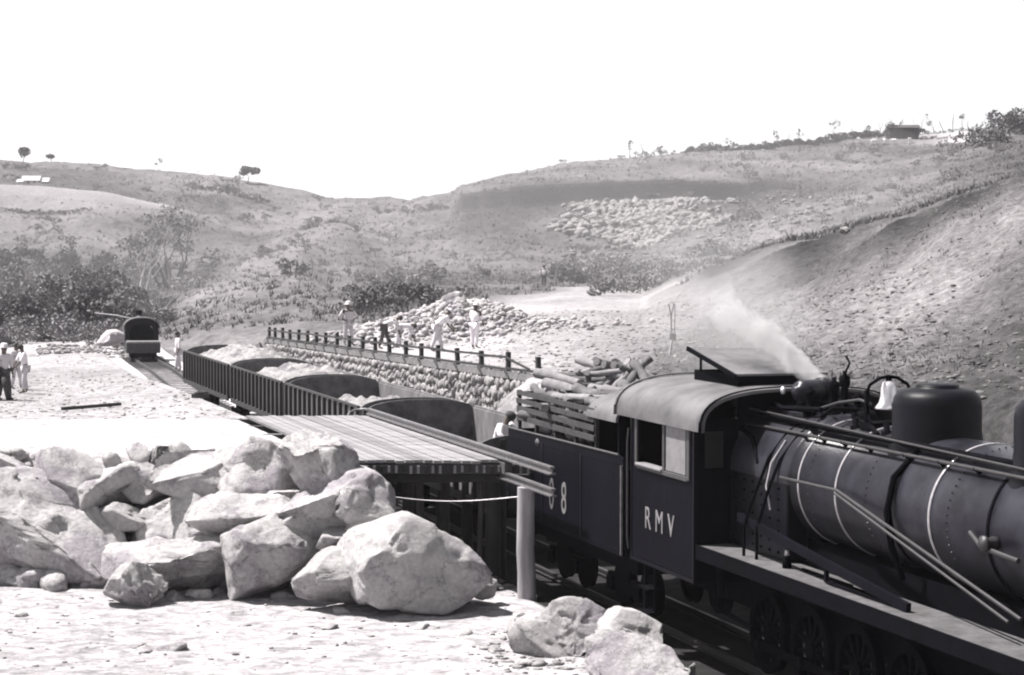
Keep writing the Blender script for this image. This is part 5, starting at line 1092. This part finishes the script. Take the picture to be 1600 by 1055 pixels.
MB().lathe([(0, 0), (.74, 0), (.74, .3), (0, .3)], 20, Matrix.Translation((-2.3, 0, 1.25)) @ Matrix.Rotation(R(-90), 4, 'Y')).build('backhead', M['dark'], FL)
for x in (-1.2, 0, -3.8, -4.7, -5.6):
    for y in (-.56, .56): link('wheel', ws, FL, (x, y, .3), (0, 0, math.pi if y > 0 else 0), (.9, 1, .9))
p0 = V(205, 498, 103); p1 = V(183, 493, 103); p2 = V(148, 489, 104)
tag(MB().tube([p0, p1, p2], [.04, .035, .02], 6).build('bare_pole', M['bark2']), 'thin pale pole sticking out sideways from the distant locomotive', 'pole')

FL.scale = (.84, .84, .84)
# ================================================================ vegetation
def leaf_cloud(centres, radii, n, size, rs_, flat=.75):
    c = np.asarray(centres); r = np.asarray(radii); w_ = r**2; i = rs_.choice(len(c), n, p=w_/w_.sum())
    d = rs_.normal(size=(n, 3)); d /= np.linalg.norm(d, axis=1)[:, None]; rad = r[i]*(.45+.6*rs_.rand(n)**.6)
    p = c[i]+d*rad[:, None]*np.array([1, 1, flat]); s_ = size*(.6+.8*rs_.rand(n))
    a = rs_.normal(size=(n, 3)); a /= np.linalg.norm(a, axis=1)[:, None]; b_ = rs_.normal(size=(n, 3)); b_ = np.cross(a, b_); b_ /= np.linalg.norm(b_, axis=1)[:, None]
    v = np.stack([p-a*s_[:, None], p+b_*s_[:, None]*.6, p+a*s_[:, None], p-b_*s_[:, None]*.6], 1)
    return v.reshape(-1, 3), np.arange(n*4).reshape(n, 4)
def crown(name, loc, centres, radii, n, size, mt, parent, seed):
    v, f = leaf_cloud(centres, radii, n, size, np.random.RandomState(seed)); return link(name, np_mesh(name, v, f, M[mt]), parent)
def limbs(m, p, d, L_, r, depth, q, spread=.55, up=.15, tips=None):
    pts = [p]; rs2 = [r]; dd = d.copy(); pp = p.copy()
    for k in range(3):
        dd = (dd+Vector((q.gauss(0, .13), q.gauss(0, .13), q.gauss(0, .08)+up*.3))).normalized(); pp = pp+dd*L_/3; pts.append(pp.copy()); rs2.append(r*(1-.15*(k+1)))
    m.tube(pts, rs2, 5 if depth < 2 else 6, caps=False)
    if depth == 0:
        if tips is not None: tips.append(pp)
        return
    for k in range(q.choice((2, 3)) if depth > 1 else 3):
        nd = (dd+Vector((q.uniform(-1, 1), q.uniform(-1, 1), q.uniform(-.3, .6)))*spread*1.4).normalized(); limbs(m, pts[-1 if k else -2], nd, L_*q.uniform(.6, .85), rs2[-1]*.68, depth-1, q, spread, up, tips)
def tree(name, u, Y, h, label, seed, leaf='leaf', n=900, size=.16, bark='bark', spread=.5, depth=3, trunkr=None, lean=(0, 0), leafr=.5, group=None, stems=1, z=None, up=.15):
    q = random.Random(seed); X = (u-800)/FPX*Y; g0 = gz(X, Y) if z is None else z; T_ = tag(empty(name, (X, Y, g0)), label, 'tree', group); tips = []
    m = MB(); r = trunkr or h*.025
    for k in range(stems):
        off = Vector(((k-(stems-1)/2)*h*.05, 0, -.3)); limbs(m, off, Vector((lean[0]+(k-(stems-1)/2)*.25, lean[1], 1)).normalized(), h*.42, r, depth, q, spread, up, tips)
    m.build('trunk', M[bark], T_)
    if leaf: crown('crown', None, [t_[:] for t_ in tips], [leafr*q.uniform(.6, 1.2) for _ in tips], n, size, leaf, T_, seed)
    return T_
def bush(u, Y, w_, h, label, seed, mt='leaf', n=500, size=None, group='scrub bushes', name='bush', dz=0):
    q = random.Random(seed); X = (u-800)/FPX*Y; g0 = gz(X, Y); T_ = tag(empty(name, (X, Y, g0+dz)), label, 'bush', group)
    cs = []; r_ = []
    for k in range(q.randint(7, 12)):
        a = q.uniform(0, 6.28); d = q.random()**.5*w_*.45; cs.append((d*math.cos(a), d*math.sin(a)*.7, q.uniform(.15, .8)*h*(1-.5*(d/w_)))); r_.append(q.uniform(.12, .26)*max(w_, h))
    crown('foliage', None, cs, r_, n, size or .026*max(w_, h)+.04, mt, T_, seed)
    m = MB()
    for k in range(5): m.tube([(0, 0, -.2), (q.uniform(-.2, .2)*w_, q.uniform(-.2, .2)*w_, h*.35), (q.uniform(-.4, .4)*w_, q.uniform(-.3, .3)*w_, h*q.uniform(.6, 1.05))], [.03*h**.5, .02, .01], 5, caps=False)
    m.build('stem', M['bark'], T_); return T_
def scrub(label, spots, mt, seed, per=220, sz=.05):
    """a mass of scrub nobody could count: spots are (u, distance, width)"""
    V_, F2, n0 = [], [], 0; q = random.Random(seed)
    for u, Y, w_ in spots:
        X = (u-800)/FPX*Y; g0 = gz(X, Y); cs = []; r_ = []
        for k in range(6):
            a = q.uniform(0, 6.28); d = q.random()**.5*w_*.5; cs.append((X+d*math.cos(a), Y+d*math.sin(a)*.7, g0+q.uniform(.1, .5)*w_*(1-.5*d/w_))); r_.append(q.uniform(.12, .24)*w_)
        v, f = leaf_cloud(cs, r_, int(1.6*per*(.5+w_*.25)), .6*(sz*w_+.05), np.random.RandomState(seed+len(V_)), .6); V_.append(v); F2.append(f+n0); n0 += len(v)
    tag(link('scrub', np_mesh('scrub', np.concatenate(V_), np.concatenate(F2), M[mt])), label, 'scrub', None, 'stuff')
rng = random.Random(77)
for k in range(40):
    Y = rng.uniform(128, 225); u = rng.uniform(-20, 300) if k % 3 else rng.uniform(-20, 180); w_ = rng.uniform(2.2, 5.0); h = w_*rng.uniform(.45, .85); mt = rng.choice(('leaf', 'leaf3', 'leaf', 'leaf2'))
    if u > 255 and Y < 175: continue
    if 185 < u < 300: w_ *= .5; h *= .45
    bush(u, Y, w_, h, {'leaf3': 'dark leafy scrub bush in the gully at left below the hills', 'leaf': 'grey green scrub bush in the gully at left below the hills', 'leaf2': 'pale hazed scrub bush in the gully at left below the hills'}[mt], k, mt, int(500+w_*220), group={'leaf3': 'dark scrub bushes in the left gully', 'leaf': 'grey scrub bushes in the left gully', 'leaf2': 'pale scrub bushes in the left gully'}[mt])
G = lambda n, u0, u1, Y0, Y1, w0, w1: [(rng.uniform(u0, u1), rng.uniform(Y0, Y1), rng.uniform(w0, w1)) for _ in range(n)]
scrub('pale low scrub filling the gully at left', [p for p in G(90, -40, 330, 126, 240, 1.2, 3.6) if not (p[0] > 255 and p[1] < 178)], 'leaf2', 3)
scrub('mid grey scrub filling the gully at left', [p for p in G(50, -40, 330, 126, 240, 1.2, 3.6) if not (p[0] > 255 and p[1] < 178)], 'leaf', 4)
scrub('pale dry scrub edging the far side of the yard', G(34, -20, 200, 113, 126, 1.2, 2.8), 'leaf2', 5)
scrub('grey scrub in the hollow behind the workmen', [(rng.gauss(625, 50), rng.uniform(125, 190), rng.uniform(1.2, 3.0)) for _ in range(16)], 'leaf2', 6)
scrub('pale scrub over the long middle slope', G(30, 380, 790, 150, 300, .8, 2.0), 'leaf2', 7, 160)
scrub('pale scrub beyond the path under the quarry tip', [(u, max(Y, 176) if u < 925 else Y, w_) for u, Y, w_ in G(46, 870, 1120, 138, 212, 1.2, 3.0)], 'leaf2', 8)
scrub('scattered scrub on the upper right hillside', G(60, 880, 1620, 225, 365, 1.0, 3.2), 'leaf2', 9, 170)
scrub('scattered scrub on the far left hillsides', G(56, 0, 560, 240, 425, 1.2, 3.2), 'leaf', 10, 150)
for k, (u, Y, w_) in enumerate(((575, 135, 3.4), (605, 150, 3.0), (640, 145, 3.6), (668, 138, 2.8), (455, 170, 2.4), (412, 262, 3.0))):
    bush(u, Y, w_, w_*.6, ('dark bush left of centre in the hollow behind the workmen', 'bush in the middle of the hollow behind the workmen', 'widest bush in the hollow behind the workmen', 'bush at the right end of the hollow behind the white mound', 'single dark bush low on the long middle slope', 'dark bush beside the pale patch on the left hills')[k], 400+k, 'leaf', 600, group=None)
H_ = lambda u0, u1, du, Y, dY, w_: [(u0+k*du+rng.uniform(-3, 3), Y+rng.uniform(-1, 1)+k*dY, w_*rng.uniform(.7, 1.3)) for k in range(int((u1-u0)/du))]
scrub('dark hedge line crossing the left hillside', H_(12, 145, 6, 303, 0, 1.2), 'leaf3', 11, 120)
scrub('thicket under the lone round tree on the left skyline', H_(295, 425, 8, 386, 0, 2.6), 'leaf', 12, 170)
scrub('bushes along the saddle between the two hills', H_(590, 705, 8, 336, -3, 1.8), 'leaf', 13, 130)
for u, Y, w_, lab in ((30, 352, 5, 'low hedge'),):
    pass
bush(1575, 372, 8, 5, 'large dark bush at the right edge of the skyline', 870, 'leaf3', 1500, group=None); bush(1598, 360, 7, 5.5, 'darkest thicket at the far right edge of the hilltop', 871, 'leaf3', 1500, group=None); bush(1535, 330, 8, 3.5, 'spreading grey thicket below the right end of the skyline', 872, 'leaf', 1200, group=None)
# trees
tree('umbrella_tree', 262, 208, 6.8, 'flat topped tree with several dark stems in the gully above the distant locomotive', 3, 'leaf3', 1800, .17, 'fence', .75, 3, .2, (-.25, 0), .75, stems=4, up=.02)
tree('dead_tree', 222, 190, 7.6, 'pale bare tree with forked branches above the distant locomotive', 8, None, 0, .1, 'bark2', .6, 4, .17, (.0, 0), stems=2)
tree('dead_tree', 275, 215, 11, 'tall thin grey bare tree spreading widely over the gully', 12, 'leaf2', 500, .1, 'bark', .55, 4, .16, (.1, 0), 1.1, stems=2)
tree('dead_tree', 236, 150, 3.6, 'fallen pale forked trunk just above the distant locomotive cab', 15, None, 0, .1, 'bark2', .5, 2, .08, (1.2, 0))
for k in range(7):
    tree('gully_tree', [20, 70, 100, 130, 150, 45, 110][k], [170, 150, 190, 165, 205, 215, 145][k], rng.uniform(2.8, 4.2), 'dark scrub tree standing among the bushes in the left gully', 20+k, rng.choice(('leaf', 'leaf3', 'leaf2')), 750, .13, 'bark', .7, 3, .09, leafr=.7, group='scrub trees in the left gully')
tree('round_tree', 388, 425, 4.2, 'lone round dark tree on the left skyline', 31, 'leaf3', 1500, .2, 'bark', .8, 3, .14, leafr=.85, up=.0)
tree('round_tree', 38, 431, 2.6, 'round tree leftmost on the skyline above the farmhouse', 32, 'leaf3', 1100, .2, 'bark', .6, 3, .12, leafr=.65)
tree('small_tree', 83, 431, 1.8, 'small thin tree just right of the leftmost skyline tree', 33, 'leaf', 300, .2, 'bark', .5, 2, .1, leafr=.6)
tree('small_tree', 253, 430, 2.8, 'faint thin tree alone on the left skyline', 34, 'leaf2', 90, .15, 'bark2', .4, 2, .05, leafr=.6)
for k, u in enumerate((985, 992, 1003, 1030, 1076, 1120, 1143, 1170, 1178, 1205, 1216, 1228, 1246, 1262, 1288, 1296, 1325, 1345, 1360, 1374, 1392, 1408, 1425, 1440, 1458, 1472, 1485, 1500, 1512, 1530, 1545, 1552, 1566, 1580, 1590)):
    Y = float(np.interp(u, [1000, 1150, 1250, 1400, 1500, 1600], [362, 368, 379, 390, 400, 400]))+5; q = random.Random(k)
    tree('bare_tree', u, Y-6, q.uniform(2.4, 4.8)*(1 if u > 1150 else .75), 'thin bare tree on the skyline of the right hill', 40+k, 'leaf' if k % 3 == 0 else None, 60, .16, 'bark' if k % 2 else 'cabtrim', .4, 2, .085, leafr=.4, group='bare trees along the right skyline')
scrub('dark hedge running along the top of the right hill', [(u, float(np.interp(u, [1000, 1150, 1250, 1400, 1500], [360, 366, 376, 386, 395])), w_) for u, Y, w_ in H_(1075, 1440, 4, 375, 0, 2.5)], 'leaf3', 14, 260)
scrub('lower dark hedge under the pale hilltop field', H_(1440, 1545, 6, 372, 0, 1.1), 'leaf3', 16, 110)
scrub('low dark hedge between the pale hilltop fields', H_(1440, 1570, 8, 399, 0, 1.3), 'leaf3', 15, 110)
# dry grass and scrub tufts over the slopes
rs2 = np.random.RandomState(12)
def tufts(name, label, p, h, mt, blades=5):
    n = len(p); z = ground(p[:, 0], p[:, 1])[0]; n3_ = n*blades; b0 = np.repeat(np.stack([p[:, 0], p[:, 1], z-.05], -1), blades, 0); hh = np.repeat(h, blades)
    o1 = rs2.normal(size=(n3_, 2))*hh[:, None]*.35; o2 = rs2.normal(size=(n3_, 2))*hh[:, None]*.45; a = rs2.uniform(0, 6.28, n3_); w_ = hh*.16
    e = np.stack([np.cos(a)*w_, np.sin(a)*w_, 0*a], -1); base_ = b0+np.concatenate([o1, np.zeros((n3_, 1))], 1); tip = base_+np.stack([o2[:, 0], o2[:, 1], hh*rs2.uniform(.6, 1.1, n3_)], -1)
    v = np.stack([base_-e, base_+e, tip], 1).reshape(-1, 3); o = link(name, np_mesh(name, v, np.arange(n3_*3).reshape(-1, 3), M[mt])); tag(o, label, 'grass', None, 'stuff')
def slope_pts(n, u0, u1, Y0, Y1, amax=.3, seed=0):
    Y = Y0*(Y1/Y0)**rs2.rand(n); u = u0+(u1-u0)*rs2.rand(n); X = (u-800)/FPX*Y; _, a = ground(X, Y, False); cl = fbm(X/5, Y/8, o=3, seed=seed)
    k = (a < amax) & (cl+rs2.rand(n)*.8 > .25); t = CS*X+SN*Y; k &= ~((t < 17) & (Y < 128)); k &= ~((u > 265) & (u < 560) & (Y < 262) & (rs2.rand(n) < .55)); return np.stack([X, Y], -1)[k]
p = slope_pts(26000, -60, 1640, 120, 430, .31, 5); tufts('dry_grass', 'tufts of dry grass covering the far hillsides', p, .2+.22*rs2.rand(len(p)), 'grass')
p = slope_pts(12000, -60, 1640, 120, 430, .27, 25); tufts('dark_scrub', 'low dark scrub mottling the far hillsides', p, .2+.4*rs2.rand(len(p))**2, 'leaf')
p = slope_pts(7000, 1020, 1700, 40, 100, .36, 7); tufts('dry_grass', 'sparse dry tufts on the cut bank behind the locomotive', p, .05+.12*rs2.rand(len(p)), 'grass', 4)

# ================================================================ farmhouse, shed, cattle, walls on the hills
def at_hill(u, Y): X = (u-800)/FPX*Y; return Vector((X, Y, gz(X, Y)))
FH = tag(empty('farmhouse', at_hill(54, 352)), 'small farmhouse with pale roofs on the left hillside below the skyline trees', 'house')
def hut(par, x0, x1, y0, y1, h, rh, wm, rm):
    m = MB().box(x0, x1, y0, y1, -1.0, h); m.build('wall', wm, par)
    ym = (y0+y1)/2; fixn(MB().add([(x0-.3, y0-.4, h-.1), (x1+.3, y0-.4, h-.1), (x1+.3, y1+.4, h-.1), (x0-.3, y1+.4, h-.1), (x0-.3, ym, h+rh), (x1+.3, ym, h+rh)], [(0, 1, 5, 4), (2, 3, 4, 5), (0, 4, 3), (1, 2, 5), (0, 3, 2, 1)]).build('roof', rm, par))
hut(FH, -1.5, 1.0, -1, 1, .7, .7, M['whitewash'], M['tiles']); hut(FH, -2.6, -1.6, .2, 2, .5, .4, M['shed'], M['tiles']); hut(FH, 1.1, 2.4, -.6, 1.2, .5, .6, M['shed'], M['tiles'])
MB().box(-.9, -.4, -1.03, -1.0, 0, .55).build('door', M['glass'], FH); MB().box(.2, .6, -1.03, -1.0, .2, .55).build('window', M['glass'], FH); MB().box(1.4, 1.8, -.63, -.6, -.1, .45).build('door', M['glass'], FH)
SH = tag(empty('shed', at_hill(1410, 374)), 'long dark shed on the right hilltop with a bushy tree against its left end', 'shed')
hut(SH, -2.6, 2.4, -1.5, 1.5, 1.9, .5, M['shed'], M['shed'])
for x in (-2.2, -.6, .8, 2.2): MB().box(x-.06, x+.06, -1.6, -1.5, -.4, 1.8).build('post', M['cabtrim'], SH)
MB().box(-1.6, -.9, -1.53, -1.5, -.3, 1.2).build('door', M['glass'], SH)
bush(1394, 373, 2.2, 3.6, 'dark upright bush against the left end of the hilltop shed', 990, 'leaf3', 700, group=None)
for k, (u, lab) in enumerate(((1363, 'white cow lying leftmost before the dark hilltop shed'), (1380, 'white cow facing the middle of the hilltop shed'), (1396, 'white cow standing nearer the right end of the hilltop shed'), (1420, 'white cow standing rightmost before the hilltop shed'))):
    l = at_hill(u, 366); C_ = empty('cow', l, .3+k*1.3); tag(C_, lab, 'cow'); kk = .75
    v_ = [(0, 0, 1.0), (.45, 0, 1.0), (.75, 0, 1.15), (1.0, 0, 1.12), (1.2, 0, .95), (-.45, 0, 1.02), (-.6, 0, .95), (.45, .18, .85), (.45, .17, .45), (.47, .17, .02), (.45, -.18, .85), (.45, -.17, .45), (.47, -.17, .02),
          (-.5, .18, .85), (-.42, .18, .6), (-.56, .17, .42), (-.5, .17, .02), (-.5, -.18, .85), (-.42, -.18, .6), (-.56, -.17, .42), (-.5, -.17, .02), (-.68, 0, .5), (1.0, .16, 1.2), (1.0, -.16, 1.2)]
    e_ = [(0, 1), (1, 2), (2, 3), (3, 4), (0, 5), (5, 6), (1, 7), (7, 8), (8, 9), (1, 10), (10, 11), (11, 12), (5, 13), (13, 14), (14, 15), (15, 16), (5, 17), (17, 18), (18, 19), (19, 20), (6, 21), (3, 22), (3, 23)]
    r_ = [.3, .29, .16, .14, .09, .27, .12, .11, .06, .05, .11, .06, .05, .13, .09, .055, .05, .13, .09, .055, .05, .02, .03, .03]
    me = skin_mesh(v_, e_, r_, 1, 0); me.materials.clear(); me.materials.append(M['shirt']); o = link('body', me, C_); o.scale = (kk, kk, kk)

# ================================================================ steam and air
def vol(name, label, cat, mesh_mb, dens, noise=1.0, lo=.45, hi=.75, grad=None):
    m = bpy.data.materials.new(name); m.use_nodes = True; N = m.node_tree.nodes; L = m.node_tree.links; N.remove(N['Principled BSDF'])
    pv = N.new('ShaderNodeVolumePrincipled'); pv.inputs['Color'].default_value = (.97, .95, .97, 1); pv.inputs['Anisotropy'].default_value = .2
    tc = N.new('ShaderNodeTexCoord'); no = N.new('ShaderNodeTexNoise'); no.inputs['Scale'].default_value = noise; no.inputs['Detail'].default_value = 5; no.inputs['Roughness'].default_value = .6
    L.new(tc.outputs['Object'], no.inputs['Vector']); mr = N.new('ShaderNodeMapRange'); mr.inputs[1].default_value = lo; mr.inputs[2].default_value = hi; mr.inputs[4].default_value = dens; L.new(no.outputs[0], mr.inputs[0])
    last = mr.outputs[0]
    if grad:       # fade out away from the axis of the plume: (axis points, radii) are in object space along x
        sp = N.new('ShaderNodeSeparateXYZ'); L.new(tc.outputs['Object'], sp.inputs[0]); L0, r0, r1 = grad
        rx = N.new('ShaderNodeMapRange'); rx.inputs[2].default_value = L0; rx.inputs[3].default_value = r0; rx.inputs[4].default_value = r1; L.new(sp.outputs[0], rx.inputs[0])
        yz = N.new('ShaderNodeCombineXYZ'); L.new(sp.outputs[1], yz.inputs[1]); L.new(sp.outputs[2], yz.inputs[2]); ln = N.new('ShaderNodeVectorMath'); ln.operation = 'LENGTH'; L.new(yz.outputs[0], ln.inputs[0])
        dv = N.new('ShaderNodeMath'); dv.operation = 'DIVIDE'; L.new(ln.outputs['Value'], dv.inputs[0]); L.new(rx.outputs[0], dv.inputs[1])
        sb_ = N.new('ShaderNodeMath'); sb_.operation = 'MULTIPLY_ADD'; sb_.inputs[1].default_value = -.42; L.new(dv.outputs[0], sb_.inputs[0]); L.new(no.outputs[0], sb_.inputs[2])
        f1 = N.new('ShaderNodeMapRange'); f1.interpolation_type = 'SMOOTHSTEP'; f1.inputs[1].default_value = .16; f1.inputs[2].default_value = .34; f1.inputs[3].default_value = 0; f1.inputs[4].default_value = dens; L.new(sb_.outputs[0], f1.inputs[0])
        f2 = N.new('ShaderNodeMapRange'); f2.inputs[2].default_value = L0; f2.inputs[3].default_value = 1; f2.inputs[4].default_value = 0; L.new(sp.outputs[0], f2.inputs[0])
        f3 = N.new('ShaderNodeMath'); f3.operation = 'POWER'; f3.inputs[1].default_value = 1.8; L.new(f2.outputs[0], f3.inputs[0])
        m1 = N.new('ShaderNodeMath'); m1.operation = 'MULTIPLY'; L.new(f1.outputs[0], m1.inputs[0]); L.new(f3.outputs[0], m1.inputs[1])
        m2 = N.new('ShaderNodeMath'); m2.operation = 'MULTIPLY'; L.new(m1.outputs[0], m2.inputs[0]); m2.inputs[1].default_value = 1.0; last = m2.outputs[0]
    L.new(last, pv.inputs['Density']); L.new(pv.outputs[0], N['Material Output'].inputs['Volume'])
    o = mesh_mb.build(name, m); tag(o, label, cat, None, 'stuff'); return o
a = P(S0-3.3, TC+.1, 3.95); b_ = a+Vector((-1.5, 2.2, 1.35)); d = b_-a; Ls = d.length
o = vol('steam_plume', 'white plume of steam blowing up and back from the generator on the boiler', 'steam', MB().tube([(0, 0, 0), (Ls*.33, 0, 0), (Ls*.66, 0, 0), (Ls, 0, 0)], [.13, .24, .35, .45], 16), 17.0, 2.6, .3, .62, (Ls, .13, .45))
o.location = a; o.rotation_euler = d.to_track_quat('X', 'Z').to_euler()
a = V(1175, 545, 50); b_ = V(1030, 440, 66); d = b_-a; Ls = d.length
o = vol('steam_drift', 'thin steam drifting over the slope behind the cab', 'steam', MB().tube([(0, 0, 0), (Ls*.5, 0, 0), (Ls, 0, 0)], [1.6, 3.5, 5.5], 16), .10, .3, .42, .66, (Ls, 1.6, 5.5))
o.location = a; o.rotation_euler = d.to_track_quat('X', 'Z').to_euler()
c_ = V(640, 400, 165); sm3 = MB().add([(p[0]*52, p[1]*38, p[2]*13) for p in ico(3)[0]], [tuple(int(i) for i in f) for f in ico(3)[1]])
o = vol('smoke_haze', 'thin smoke hanging over the middle of the valley behind the workmen', 'smoke', sm3, .0034, .045, .36, .62); o.location = (c_.x, c_.y, 6)
hz = bpy.data.materials.new('haze'); hz.use_nodes = True; N = hz.node_tree.nodes; L = hz.node_tree.links; N.remove(N['Principled BSDF'])
pv = N.new('ShaderNodeVolumePrincipled'); pv.inputs['Color'].default_value = (.93, .9, .95, 1); pv.inputs['Density'].default_value = .00018; pv.inputs['Anisotropy'].default_value = .1
L.new(pv.outputs[0], N['Material Output'].inputs['Volume'])
if HAZE: tag(MB().box(-4300, 4600, -20, 3600, -60, 75).build('haze', hz), 'thin dusty air over the quarry valley', 'haze', None, 'stuff')
